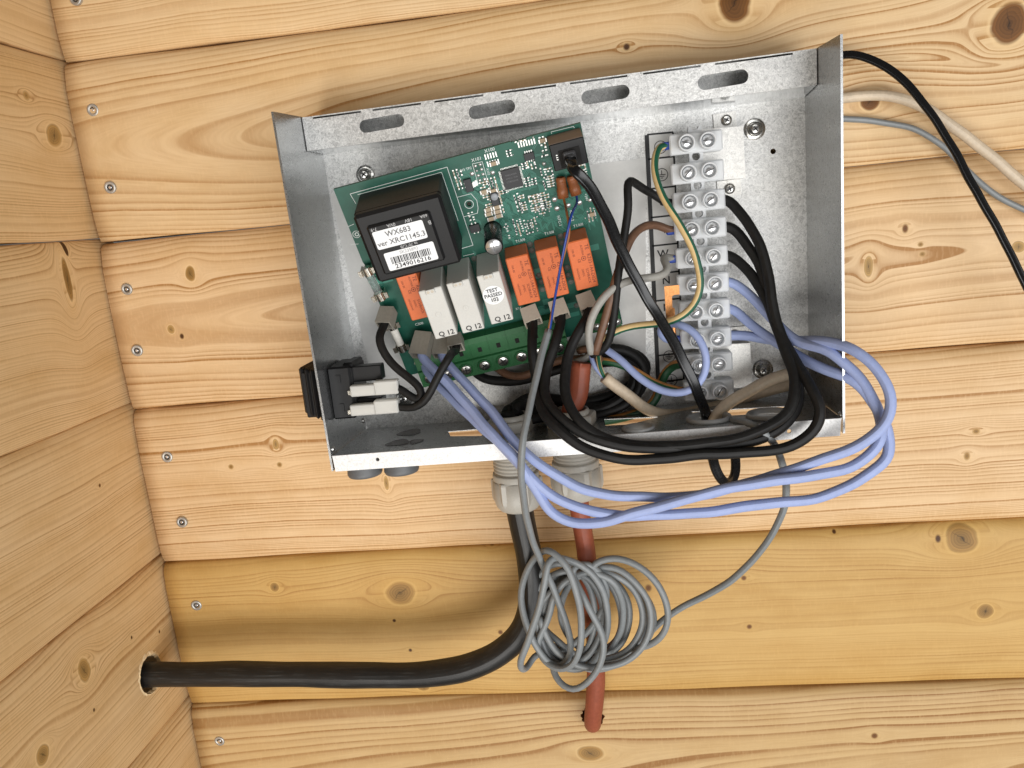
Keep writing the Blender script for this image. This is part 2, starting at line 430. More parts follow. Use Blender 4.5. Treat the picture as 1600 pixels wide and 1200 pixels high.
MAT['plug'] = plain('dark_grey_rubber', (.12, .125, .13), .5, 0, .1, 700, .05)
MAT['copper'] = plain('copper', (.60, .27, .10), .32, .95, .25, 900, .08)
MAT['brownpl'] = plain('brown_connector', (.26, .085, .028), .45, 0, .2, 900, .08)
MAT['ferrule'] = plain('blue_ferrule', (.015, .055, .33), .4)
MAT['cer'] = plain('fuse_ceramic', (.72, .70, .64), .45)
MAT['nickel'] = plain('nickel_clip', (.72, .68, .60), .22, 1.0, .2, 1500, .08)
MAT['alu'] = plain('capacitor_top', (.80, .80, .80), .3, .9, .1, 2000, .05)
MAT['alu_dk'] = plain('connector_tan_top', (.17, .12, .09), .45)
def translucent(name, col, w, tp_=.2):
    t = NT(name); t.b.inputs['Base Color'].default_value = (*col, 1); t.b.inputs['Roughness'].default_value = .32
    tc = t.node('ShaderNodeTexCoord').outputs['Object']; nz = t.noise(tc, 500, 3)
    t.link(t.math('ADD', t.math('MULTIPLY', nz, .2), .25), t.b.inputs['Roughness'])
    tr = t.node('ShaderNodeBsdfTranslucent'); tr.inputs[0].default_value = (*col, 1)
    tp = t.node('ShaderNodeBsdfTransparent'); tp.inputs[0].default_value = (.93, .94, .95, 1)
    m1 = t.node('ShaderNodeMixShader'); m1.inputs[0].default_value = w; t.b.inputs['Subsurface Weight'].default_value = .35; t.b.inputs['Subsurface Scale'].default_value = .003; t.b.inputs['Subsurface Radius'].default_value = (1, 1, 1); t.link(t.b.outputs[0], m1.inputs[1]); t.link(tr.outputs[0], m1.inputs[2])
    m2 = t.node('ShaderNodeMixShader'); m2.inputs[0].default_value = tp_; t.link(m1.outputs[0], m2.inputs[1]); t.link(tp.outputs[0], m2.inputs[2])
    t.link(m2.outputs[0], t.out.inputs[0]); return t.m
MAT['clear'] = translucent('milky_polyamide', (.90, .92, .935), .12, .24)
MAT['clear2'] = translucent('milky_sleeve', (.80, .79, .74), .15)
def glassm():
    t = NT('fuse_glass'); t.b.inputs['Base Color'].default_value = (.95, .97, .97, 1); t.b.inputs['Roughness'].default_value = .05; t.b.inputs['Transmission Weight'].default_value = .9; t.b.inputs['IOR'].default_value = 1.2
    return t.m
MAT['glass'] = glassm()
def stripe(name, c1, c2, w=.3, off=.35):
    t = NT(name); uv = t.node('ShaderNodeUVMap').outputs[0]; sp = t.node('ShaderNodeSeparateXYZ'); t.link(uv, sp.inputs[0])
    f = t.math('FRACT', t.math('ADD', sp.outputs[0], t.math('ADD', t.math('MULTIPLY', t.noise(t.comb(0., sp.outputs[1], 0.), 3.0, 1), .25), off)))
    nz = t.noise(t.node('ShaderNodeTexCoord').outputs['Object'], 300, 3)
    k = t.math('LESS_THAN', f, w)
    y = t.mix(t.math('MULTIPLY', t.math('SUBTRACT', nz, .5), 1.2, clamp=True), c1, tuple(x * .5 for x in c1))
    t.link(t.mix(k, y, c2), t.b.inputs['Base Color']); t.b.inputs['Roughness'].default_value = .45
    return t.m
MAT['yg'] = stripe('yellow_green_pvc', (.70, .50, .23), (.010, .095, .050), .24, .0)
MAT['og'] = stripe('orange_green_pvc', (.50, .22, .06), (.012, .080, .030), .5, .35)
def conduit():
    t = NT('black_conduit'); uv = t.node('ShaderNodeUVMap').outputs[0]; sp = t.node('ShaderNodeSeparateXYZ'); t.link(uv, sp.inputs[0])
    sv = t.comb(t.math('MULTIPLY', sp.outputs[0], 22), t.math('MULTIPLY', sp.outputs[1], 1.6), 0.)
    n1 = t.noise(sv, 2.0, 5, .72); n2 = t.noise(t.comb(t.math('MULTIPLY', sp.outputs[0], 5), t.math('MULTIPLY', sp.outputs[1], 6), 2.), 1.5, 3)
    f = t.math('MULTIPLY', t.math('MULTIPLY', t.math('SUBTRACT', n1, .50), 5, clamp=True), t.math('MULTIPLY', t.math('SUBTRACT', n2, .40), 3.5, clamp=True), clamp=True)
    t.link(t.mix(f, (.009, .0085, .008), (.075, .078, .075)), t.b.inputs['Base Color'])
    t.link(t.math('ADD', t.math('MULTIPLY', n1, .3), .28), t.b.inputs['Roughness']); t.bump(n1, .15, .0004)
    return t.m
MAT['conduit'] = conduit()

# ------------------------------------------------------------------ text
def text2d(s, size, bold=0.0):
    cu = bpy.data.curves.new('t', 'FONT'); cu.body = s; cu.size = 1.0; cu.offset = bold; cu.align_x = 'CENTER'; cu.align_y = 'CENTER'; cu.resolution_u = 2
    o = bpy.data.objects.new('t', cu); COL.objects.link(o)
    dg = bpy.context.evaluated_depsgraph_get(); dg.update()
    me = bpy.data.meshes.new_from_object(o.evaluated_get(dg))
    v = [(q.co.x * size, q.co.y * size) for q in me.vertices]; f = [tuple(p.vertices) for p in me.polygons]
    bpy.data.objects.remove(o); bpy.data.curves.remove(cu); bpy.data.meshes.remove(me)
    return v, f
def add_text(mb, s, o, ex, ey, size, sx=1.0, mi=0, bold=0.0):
    v, f = text2d(s, size, bold); mb.add([A(o) + ex * (x * sx) + ey * y for x, y in v], f, mi)

# ------------------------------------------------------------------ timber walls
HP = 95.0
def prof(H):      # (height below the joint, how far the face stands proud of the joint)
    return [(0.30, -3.0), (0.42, 0.2), (1.0, 1.2), (2.6, 2.6), (5.2, 3.8), (9, 4.5), (15, 4.9), (30, 4.8), (50, 4.4), (70, 3.9), (80, 3.5), (86, 3.0), (90, 2.4), (92.6, 1.8), (94.1, 1.2), (94.6, 0.6), (94.62, -3.0)]
def plank_mesh(mb, z0, a0, a1, to3, seed, nseg=44, jag=0.0):
    """closed board; to3(along, proud, z) gives the point; uv = (along/100, z/100)"""
    pr = prof(HP); n = len(pr) + 2; rr = np.random.default_rng(seed)
    ph = rr.uniform(0, 6.28, 4)
    b0 = len(mb.v)
    for i in range(nseg + 1):
        a = a0 + (a1 - a0) * i / nseg
        for k, (zz, pd) in enumerate(pr):
            dz = .35 * math.sin(a * .021 + ph[0]) + .2 * math.sin(a * .06 + ph[1])
            dp = .25 * math.sin(a * .017 + ph[2] + zz * .02) + .12 * math.sin(a * .07 + ph[3])
            aa = a + (rr.uniform(-jag, jag) if i in (0, nseg) else 0)
            mb.uv[len(mb.v)] = (a / 100, (z0 - zz) / 100)
            mb.v.append(to3(aa, pd + (dp if 0 < k < len(pr) - 1 else 0), z0 - zz + (dz if k > 0 else 0)))
        for zz in (HP - 0.38, 0.3):
            mb.uv[len(mb.v)] = (a / 100, (z0 - zz) / 100); mb.v.append(to3(a, -16, z0 - zz))
    for i in range(nseg):
        for k in range(n):
            k2 = (k + 1) % n
            mb.f.append([b0 + i * n + k, b0 + i * n + k2, b0 + (i + 1) * n + k2, b0 + (i + 1) * n + k]); mb.mi.append(0); mb.sm.append(k < len(pr) - 1)
    for i, rev in ((0, 0), (nseg, 1)):
        r = [b0 + i * n + k for k in range(n)]
        mb.f.append(r[::-1] if rev else r); mb.mi.append(0); mb.sm.append(False)
def drill(obj, c, ax, r, rough=0.0, seed=1, inner=None):
    """cut a real hole through a board"""
    mb = M(); n = 36; rr = np.random.default_rng(seed); ax = A(ax, float)
    e1 = EZ; e2 = np.cross(ax, e1); vs = []
    rad = [r * (1 + rr.uniform(-rough, rough)) for _ in range(n)]
    for s_ in (-40, 40):
        for i in range(n):
            t = 2 * math.pi * i / n; vs.append(A(c) + ax * s_ + (e1 * math.cos(t) + e2 * math.sin(t)) * rad[i])
    fs = [(i, (i + 1) % n, n + (i + 1) % n, n + i) for i in range(n)] + [tuple(range(n))[::-1], tuple(range(n, 2 * n))]
    R, L = FR[obj.name]
    me = bpy.data.meshes.new('cut'); me.from_pydata(((A(vs) - L) @ R * S).tolist(), [], fs); me.validate()
    bm = bmesh.new(); bm.from_mesh(me); bmesh.ops.recalc_face_normals(bm, faces=bm.faces); bm.to_mesh(me); bm.free()
    co = bpy.data.objects.new('cut', me); COL.objects.link(co); co.parent = obj.parent
    md = obj.modifiers.new('b', 'BOOLEAN'); md.operation = 'DIFFERENCE'; md.object = co; md.solver = 'EXACT'
    bpy.context.view_layer.update(); dg = bpy.context.evaluated_depsgraph_get()
    nm = bpy.data.meshes.new_from_object(obj.evaluated_get(dg)); obj.modifiers.clear(); obj.data = nm
    for p in nm.polygons:
        if len(p.vertices) != 4: p.use_smooth = False
    bpy.data.objects.remove(co)
T_MID = lin(160, 122, 66); T_DARK = lin(118, 76, 32); T_LT = lin(184, 146, 88); T_BLK = lin(88, 56, 28)
def kb(lst):
    out = []
    for x, y, rx, ry, tone in lst:
        q = P(x, y, 4.5); out.append((q[0] / 100, q[2] / 100, rx / 2.95 / 100, ry / 2.95 / 100, tone))
    return out
def kl(lst):
    out = []
    for x, y, rx, ry, tone in lst:
        q = PX(x, y, 0.0); out.append((-q[1] / 100, q[2] / 100, rx / 100, ry / 100, tone))
    return out
W_A = lin(221, 189, 143); W_AL = lin(168, 121, 68)
W_B = lin(225, 191, 146); W_O = lin(201, 163, 99); W_OL = lin(160, 115, 57)
backs = [   # z of the joint above, knots, base, late, freq, seed, contrast, flame
    (190, [], W_A, W_AL, 34, 1.3, .9, None),
    (95, [], W_A, W_AL, 46, 4.7, .9, None),
    (0, kb([(1146, 6, 22, 26, T_DARK), (1577, 36, 23, 26, T_DARK), (979, 74, 4.5, 4.5, T_BLK), (1360, 156, 13, 13, T_DARK)]), W_A, W_AL, 30, 2.1, 1.05, (4.2, -.47, .075)),
    (-95, kb([(298, 428, 8, 12, T_MID), (267, 515, 6, 7, T_LT), (284, 526, 3.5, 4.5, T_BLK), (1414, 358, 4, 6, T_DARK), (1357, 417, 6, 15, T_LT), (1438, 383, 3.5, 3, T_MID), (1441, 398, 3.5, 3, T_MID), (1592, 386, 9, 8, T_LT)]), W_B, W_AL, 32, 8.9, 1.1, (3.2, -1.42, .055)),
    (-190, kb([(1525, 674, 5, 4, T_MID), (1511, 713, 4, 6, T_MID), (432, 695, 5, 9, T_LT), (437, 727, 4, 4, T_MID), (604, 755, 4, 12, T_LT), (361, 729, 4, 4, T_MID), (1244, 752, 2, 2, T_DARK)]), W_B, W_AL, 46, 12.2, 1.0, None),
    (-285, kb([(625, 928, 25, 20, T_MID), (429, 917, 7, 8, T_MID), (1503, 843, 23, 22, T_MID), (1466, 843, 4, 6, T_BLK), (616, 971, 3, 3, T_BLK), (782, 988, 4, 4, T_DARK), (641, 1018, 3, 3, T_BLK), (767, 853, 4.5, 4.5, T_DARK), (1538, 957, 12, 12, T_MID), (1162, 902, 4, 4, T_DARK), (1171, 979, 4, 4, T_DARK), (1013, 917, 5, 6, T_DARK), (660, 1078, 10, 7, T_MID), (1305, 833, 3, 3, T_BLK)]), W_O, W_OL, 36, 17.6, .6, None),
    (-380, kb([(923, 1177, 21, 14, T_MID), (1366, 1149, 5, 5, T_DARK), (1190, 1215, 20, 8, T_LT)]), lin(201, 169, 119), lin(148, 104, 54), 24, 23.4, 1.1, (7.0, -4.36, .06)),
    (-475, [], W_A, W_AL, 20, 27.4, .9, None)]
wall_b = thing('back_wall', (0, 0, -475), 'pale pine plank wall behind the metal box', None, kind='structure')
planks_b = []
for i, (z0, kn, base, late, fq, seed, con, fl) in enumerate(backs):
    mb = M(); plank_mesh(mb, z0, 1.5, 620, lambda a, p, z: A([a, -p, z]), 10 + i, 60, .22)
    planks_b.append(part('plank', mb, wood('pine_board', kn, base, late, fq, fl, seed, con), wall_b))
W_L = lin(232, 199, 150); W_LL = lin(178, 135, 84)
lefts = [(193, [], 30, 31.0, .8), (98, [], 30, 33.0, .8),
    (3.1, kl([(84, 210, 6, 5.5, T_LT), (40, 148, 2, 2, T_LT)]), 52, 36.2, .75),
    (-91.9, kl([(104, 436, 2.6, 11, T_MID), (103, 386, 1.6, 4.5, T_BLK)]), 56, 39.1, .8),
    (-186.9, kl([(156, 759, .9, 1.0, T_DARK)]), 54, 42.5, .7),
    (-281.9, kl([(131, 1047, 4.2, 6.2, T_LT), (66, 1179, 4.0, 4.5, T_LT), (205, 995, .8, 1.0, T_BLK), (249, 986, .8, 1.0, T_BLK), (147, 1109, .8, 1.0, T_BLK)]), 46, 45.3, .8),
    (-376.9, [], 54, 47.7, .8)]
wall_l = thing('side_wall', (0, -60, -475), 'shaded pine plank wall meeting the corner on the left', None, kind='structure')
planks_l = []
for i, (z0, kn, fq, seed, con) in enumerate(lefts):
    mb = M(); plank_mesh(mb, z0, -15, 330, lambda a, p, z: A([(p - 4.6) * .62, -a, z]), 40 + i, 40, 0)
    planks_l.append(part('plank', mb, wood('pine_side_board', kn, W_L, W_LL, fq, None, seed, con), wall_l))
drill(planks_l[5], A([0, -33.5, -339.5]), EX, 11.2, .07, 3)
HR = P(926, 1118, 4); drill(planks_b[6], HR, EY, 6.6, .10, 5)
# splintered rim of the drilled hole
mb = M(); rr = np.random.default_rng(9); n = 64; vi = []
chip = [0.15 + abs(rr.normal(0, .55)) + (1.6 * rr.random() if (i % 64) < 9 or i > 55 else 0) for i in range(n)]
for i in range(n):
    t = 2 * math.pi * i / n; d_ = A([0, -math.sin(t), math.cos(t)]); c = A([0, -33.5, -339.5])
    vi += [c + d_ * (10.2 + rr.uniform(-.5, .3)) + EX * -1.2, c + d_ * (11.1 + rr.uniform(-.2, .2)) + EX * (.25 + rr.uniform(0, .5)), c + d_ * (11.4 + chip[i]) + EX * .12]
mb.add(vi, [(3 * i + k, 3 * ((i + 1) % n) + k, 3 * ((i + 1) % n) + k + 1, 3 * i + k + 1) for i in range(n) for k in (0, 1)])
part('splinters', mb, plain('raw_wood', lin(238, 210, 165), .7, 0, .1), planks_l[5], kind='stuff')
# countersunk star screws
def star_screw(name, c, ax, r, parent, ref=EX, h=.5):
    mb = M(); mb.lathe(c, ax, [(r, -1.0), (r, h * .3), (r * .93, h), (r * .55, h * .9), (r * .50, .12)], 24, 0, True, ref, cap=False)
    ax = A(ax, float); e1 = ref - ax * np.dot(ref, ax); e1 /= np.linalg.norm(e1); e2 = np.cross(ax, e1)
    pts = []
    for i in range(24):
        t = 2 * math.pi * i / 24; q = r * (.48 + .09 * math.cos(6 * t)); pts.append(A(c) + ax * .14 + (e1 * math.cos(t) + e2 * math.sin(t)) * q)
    mb.add(pts, [tuple(range(24))], 1)
    mb.lathe(A(c) + ax * .15, ax, [(r * .27, 0), (r * .20, .2)], 8, 2)
    return part(name, mb, [MAT['steel_mt'], MAT['steel_dark'], MAT['steel_br']], parent)
for x, y, k in ((118, -2, 1), (145, 172, 2), (172, 293, 2), (198, 452, 3), (214, 548, 3), (261, 714, 4), (284, 816, 4), (307, 946, 5), (343, 1158, 6)):
    star_screw('screw', P(x, y, random.uniform(4.95, 5.3)), A([random.uniform(-.08, .08), -1, random.uniform(-.14, .04)]), 3.3, planks_b[k], ref=A([math.cos(x), .0, math.sin(x)]))

# ------------------------------------------------------------------ sheet-metal enclosure
enc = thing('electrical_enclosure', (258, -10, -210), 'open galvanised sheet-metal box mounted on the plank wall', 'metal box')
def sheet(mb, pts, th, mi=0):
    """convex sheet through pts, thickened along th"""
    n = len(pts); pts = [A(p, float) for p in pts]; th = A(th, float)
    mb.add(pts + [p + th for p in pts], [tuple(range(n)), tuple(range(n, 2 * n))[::-1]] + [(i, n + i, n + (i + 1) % n, (i + 1) % n) for i in range(n)], mi)
def circ(cx, cy, r, n=28): return [(cx + r * math.cos(2 * math.pi * i / n), cy + r * math.sin(2 * math.pi * i / n)) for i in range(n)]
def xz(x, y, d): q = P(x, y, d); return (q[0], q[2])
XL = lambda z: 137.2 + (-46 - z) * .0185; XR = lambda z: 378.6 - (-44 - z) * .0105
DF, DB, DS = 70.0, 10.0, 34.0
# back plate
mb = M(); h1 = xz(1208, 236.5, DB)
mb.plate([(XL(-47), -46.6), (XR(-44), -43.4), (XR(-208), -208.6), (XL(-208), -210.6)], [circ(*h1, 1.35, 14)], (0, -DB + .5, 0), EX, EZ, -EY, 1.0)
part('back_plate', mb, MAT['galv'], enc)
# side walls
mb = M(); sheet(mb, [(XL(-47), -DF, -47.0), (XL(-214), -DF, -213.9), (XL(-210), -1.0, -209.5), (XL(-44), -1.0, -44.2)], (-1.0, 0, 0)); wl = part('side_panel', mb, MAT['galv_shade'], enc)
mb = M(); sheet(mb, [(XR(-44), -DF, -43.7), (XR(-212), -DF, -211.6), (XR(-208), -1.0, -208.0), (XR(-41), -1.0, -41.3)], (1.0, 0, 0)); part('side_panel', mb, MAT['galv_shade'], enc)
for X, s_, nm in ((XL(-210), 1, 0), (XR(-208), -1, 1)):
    for dd, zz in ((13.5, -203.5), (66, -203.8)):
        mb = M(); mb.lathe((X - s_ * .2, -dd, zz), (s_, 0, 0), [(1.5, 0), (1.5, .5), (1.1, 1.0), (.3, 1.2)], 12); part('rivet', mb, MAT['steel'], enc)
# slotted top rail
def slot(x0, y0, x1, y1, hw, d):
    a = A(xz(x0, y0, d)); b = A(xz(x1, y1, d)); t = (b - a) / np.linalg.norm(b - a); n = A([-t[1], t[0]]); out = []
    for i in range(11): th = -math.pi / 2 + math.pi * i / 10; out.append(b + hw * (t * math.cos(th) + n * math.sin(th)))
    for i in range(11): th = math.pi / 2 + math.pi * i / 10; out.append(a + hw * (t * math.cos(th) + n * math.sin(th)))
    return [tuple(q) for q in out]
tl, tr, br, bl = (XL(-46) + .4, -46.0), (XR(-43) - .4, -42.7), (XR(-58) - .4, -58.3), (XL(-61) + .4, -61.7)
holes = [slot(571.5, 197.5, 622.5, 188.5, 3.0, DS), slot(742.5, 176, 795, 166.5, 3.05, DS), slot(919, 152.5, 973, 143.5, 3.1, DS), slot(1101, 129.5, 1158, 120, 3.15, DS)]
def along(t, dz): return (tl[0] + (tr[0] - tl[0]) * t, tl[1] + (tr[1] - tl[1]) * t - dz)
for a, b in ((.022, .122), (.146, .245), (.272, .370), (.405, .513), (.540, .650), (.680, .788), (.815, .957)):
    holes.append([along(a, .5), along(b, .5), along(b, 1.35), along(a, 1.35)])
mb = M(); mb.plate([bl, br, tr, tl], holes, (0, -DS, 0), EX, EZ, -EY, 1.0)
part('slotted_rail', mb, MAT['galv'], enc)
mb = M(); sheet(mb, [(bl[0], -DS + .5, bl[1]), (br[0], -DS + .5, br[1]), (XR(-61) - .4, -DB, -60.6), (XL(-61) + .4, -DB, -61.9)], (0, 0, .9)); part('rail_return', mb, MAT['galv_sm_shade'], enc)
mb = M(); sheet(mb, [(tl[0], -DS + .5, tl[1] - .02), (tr[0], -DS + .5, tr[1] - .02), (tr[0], -1, tr[1] + .9), (tl[0], -1, tl[1] + .9)], (0, 0, -.45)); part('rail_flange', mb, MAT['galv_shade'], enc)
# bottom plate with its punched openings
KZ = lambda X, d: -208.2 + (X - 258) * .0076 + (d - 10) * .046
bo = A([258, 0, KZ(258, 0)]); bex = A([1, 0, .0076]); bey = A([0, -1, .046]); bn = np.cross(bex, bey); bn = bn / np.linalg.norm(bn)
if bn[2] < 0: bn = -bn
def PB(x, y):
    r = ray(x, y); t = np.dot(bo - CAM, bn) / np.dot(r, bn); q = CAM + r * t; return (q[0] - 258, -q[1])
G1, G2 = A([224.6, 41.0]), A([255.2, 41.0])
GR = [(PB(998, 674)[0], 61.5), (PB(1112, 663)[0], 53.0), (PB(1208, 656)[0], 55.0)]
hs = [circ(G1[0] - 258, G1[1], 8.6), circ(G2[0] - 258, G2[1], 8.6)] + [circ(g[0], g[1], 9.0 * q_) for g, q_ in zip(GR, (.72, 1, 1))]
for (xa, ya, xb, yb, xc, yc, xd, yd) in ((700, 674, 765, 669, 752, 681, 704, 681.5), (944, 655, 1030, 651, 985, 663, 946, 665), (1080, 643, 1230, 634, 1228, 644, 1092, 652)):
    hs.append([PB(xa, ya), PB(xb, yb), PB(xc, yc), PB(xd, yd)])
mb = M(); mb.plate([(XL(-208) - 258 + .3, DB), (XR(-208) - 258 - .3, DB), (XR(-206) - 258 - .3, DF - .5), (XL(-206) - 258 + .3, DF - .5)], hs, bo - bn * .2, bex, bey, bn, .35)
part('bottom_plate', mb, MAT['galv_shade'], enc)
zl, zr = KZ(XL(-206), DF), KZ(XR(-206), DF)
mb = M(); hl_ = xz(590, 718, DF); hr_ = xz(1233, 674, DF)
mb.plate([(XL(-214) + 1.0, -214.2), (XR(-213) - 1.2, -212.6), (XR(-206) - .6, zr), (XL(-206) + .6, zl)], [circ(*hl_, .95, 12), circ(*hr_, .95, 12)], (0, -DF + .4, 0), EX, EZ, -EY, .9)
part('front_lip', mb, MAT['galv_lip_lit'], enc)
# liquid stains on the bottom plate
mb = M()
for x, y, rx, ry in ((640, 676, 6.2, 8), (622, 692, 6, 7), (650, 690, 3.5, 5)):
    c = PB(x, y); pts = []
    for i in range(24):
        a = 2 * math.pi * i / 24; k = 1 + .12 * math.sin(3 * a + x); pts.append(bo + bex * (c[0] + rx * k * math.cos(a)) + bey * (c[1] + ry * k * math.sin(a)) + bn * (.12 + .03 * (x % 3)))
    mb.add(pts, [tuple(range(24))])
part('oil_stain', mb, plain('stain', (.03, .018, .012), .25, 0, .3, 300, .0), enc)
# printed label sheet behind board and terminals
mb = M(); ld = DB + .18
mb.add([P(516, 303, ld), P(925, 257, ld), P(1009, 246.5, ld), P(1009, 571, ld), P(917, 575, ld), P(740, 593, ld), P(585, 612, ld)], [tuple(range(7))])
mb.add([P(1009.2, 211, ld), P(1053, 206, ld), P(1070, 607, ld), P(1027, 598, ld), P(1009.2, 300, ld)], [tuple(range(5))])
lab = part('label_sheet', mb, MAT['label'], enc)
ROWY = [222.7, 270, 315.8, 359.5, 404.5, 447, 489, 533.5, 573, 616]
mb = M(); li = ld + .12
def line(x0, y0, x1, y1, w, d=li):
    a, b = P(x0, y0, d), P(x1, y1, d); t = b - a; t /= np.linalg.norm(t); n = np.cross(t, EY); n /= np.linalg.norm(n)
    mb.add([a - n * w / 2, b - n * w / 2, b + n * w / 2, a + n * w / 2], [(0, 1, 2, 3)])
line(1010.5, 211, 1028.5, 597, 2.1)
line(1011, 210.5, 1052, 206.5, .8)
for k in range(9):
    ym = (ROWY[k] + ROWY[k + 1]) / 2 + 2.5; xl = 1011 + (ym - 211) * .0455; line(xl, ym, xl + 41, ym - 4.5, .85)
line(1051.5, 207, 1069, 606, .85)
def earth(x, y):
    c = P(x, y, li)
    for r0, r1 in ((3.15, 2.8),):
        n = 28; vs = [c + EX * (r * math.cos(2 * math.pi * i / n)) + EZ * (r * math.sin(2 * math.pi * i / n)) for r in (r0, r1) for i in range(n)]
        mb.add(vs, [(i, (i + 1) % n, n + (i + 1) % n, n + i) for i in range(n)])
    for (x0, z0, x1, z1) in ((0, 2.1, 0, 0), (-1.9, 0, 1.9, 0), (-1.25, -.8, 1.25, -.8), (-.6, -1.6, .6, -1.6)):
        w = .18
        if x0 == x1: q = [(x0 - w, z0), (x0 + w, z0), (x1 + w, z1), (x1 - w, z1)]
        else: q = [(x0, z0 - w), (x1, z1 - w), (x1, z1 + w), (x0, z0 + w)]
        mb.add([c + EX * a + EZ * b for a, b in q], [(0, 1, 2, 3)])
for x, y in ((1032, 230), (1034, 273), (1045.5, 557), (1049, 594)): earth(x, y)
for s_, x, y in (('U', 1035.5, 316), ('V', 1038, 359), ('W', 1036, 397), ('N', 1041, 438.5), ('N', 1042.5, 480.5), ('N', 1044, 523)):
    add_text(mb, s_, P(x, y, li), EX, EZ, 5.4, 1.0, 0, .015)
part('print', mb, MAT['ink'], lab)
# brackets that carry the terminal strip
def cross_screw(name, c, ax, r, parent, washer=None, h=1.6):
    mb = M(); ax = A(ax, float); c = A(c, float)
    z = 0
    if washer:
        mb.lathe(c, ax, [(washer, 0), (washer, .55), (washer * .97, .75), (r * .9, .75)], 28); z = .7
        mb.lathe(c + ax * z, ax, [(r * 1.22, 0), (r * 1.22, .5), (r * .9, .62)], 28); z += .5
    mb.lathe(c + ax * z, ax, [(r, 0), (r, h * .45), (r * .88, h * .8), (r * .6, h), (.01, h * 1.04)], 24, cap=False)
    a = math.radians(random.uniform(10, 70)); e1 = EX * math.cos(a) + EZ * math.sin(a); e2 = np.cross(ax, e1)
    for e, f in ((e1, e2), (e2, e1)):
        q = c + ax * (z + h * 1.08); k = r * .52; w = r * .13
        mb.add([q - e * k - f * w, q + e * k - f * w, q + e * k + f * w, q - e * k + f * w], [(0, 1, 2, 3)], 1)
    return part(name, mb, [MAT['steel'], MAT['steel_dark']], parent)
def bracket(top, tabs, screws):
    mb = M(); DT = 20.0
    (x0, y0), (x1, y1), (x2, y2), (x3, y3) = top
    q = [P(x0, y0, DT), P(x1, y1, DT), P(x2, y2, DT), P(x3, y3, DT)]; sheet(mb, q, EY * .9)
    for i, j in ((0, 1), (2, 3)):   # legs back to the plate
        a, b = q[i] + EY * .45, q[j] + EY * .45; sheet(mb, [a, b, b + EY * (DT - DB - .9), a + EY * (DT - DB - .9)], EZ * (-.9 if i == 0 else .9))
    for tb in tabs:
        sheet(mb, [P(x, y, DB + 1.0) for x, y in tb], EY * .8)
    o = part('terminal_bracket', mb, MAT['galv_br'], enc)
    for x, y in screws: cross_screw('screw', P(x, y, DB + 1.0), -EY, 2.6, o)
bracket(((1095, 202), (1161, 197), (1165, 278), (1099, 284)), (((1114, 179), (1150, 173), (1151.5, 200), (1116, 205)), ((1120, 284), (1157, 279), (1158.5, 304), (1122, 308))), ((1135, 188), (1140, 295)))
bracket(((1105, 540), (1172, 536), (1175, 604), (1108, 610)), (((1126, 513), (1164, 509.5), (1165, 537), (1128, 541)),), ((1148, 523),))
for x, y, r in ((571, 273, 2.7), (1179, 202, 2.9), (1192, 577, 2.9), (632, 622, 2.7)):
    cross_screw('mounting_screw', P(x, y, DB + .2), -EY, r, enc, washer=r * 1.75, h=2.4)
# grommets and blanking plugs in the bottom plate
for g, q_ in zip(GR, (.72, 1, 1)):
    mb = M(); c = bo + bex * g[0] + bey * g[1]
    mb.lathe(c, bn, [(r_ * q_, z_ * q_) for r_, z_ in [(8.2, -4), (8.2, .6), (8.9, 1.8), (10.0, 2.2), (10.6, 1.4), (10.8, .1), (9.2, .0), (9.0, -4), (8.2, -4)]], 32, cap=False)
    part('grommet', mb, plain('grey_rubber', (.34, .345, .34), .45, 0, .08), enc)
for x, y in ((572, 741), (629, 736.5)):
    mb = M(); q = P(x, y, 56.0 + 0); zc = KZ(q[0], 56) - .8; hh = max(4.0, zc - q[2])
    mb.lathe((q[0], -57, zc), (0, 0, -1), [(7.4, 0), (7.8, 1.0), (8.6, hh - 2.6), (8.7, hh - 1.4), (8.2, hh - .3), (6.5, hh), (.2, hh + .1)], 36)
    part('blanking_plug', mb, MAT['plug'], enc)

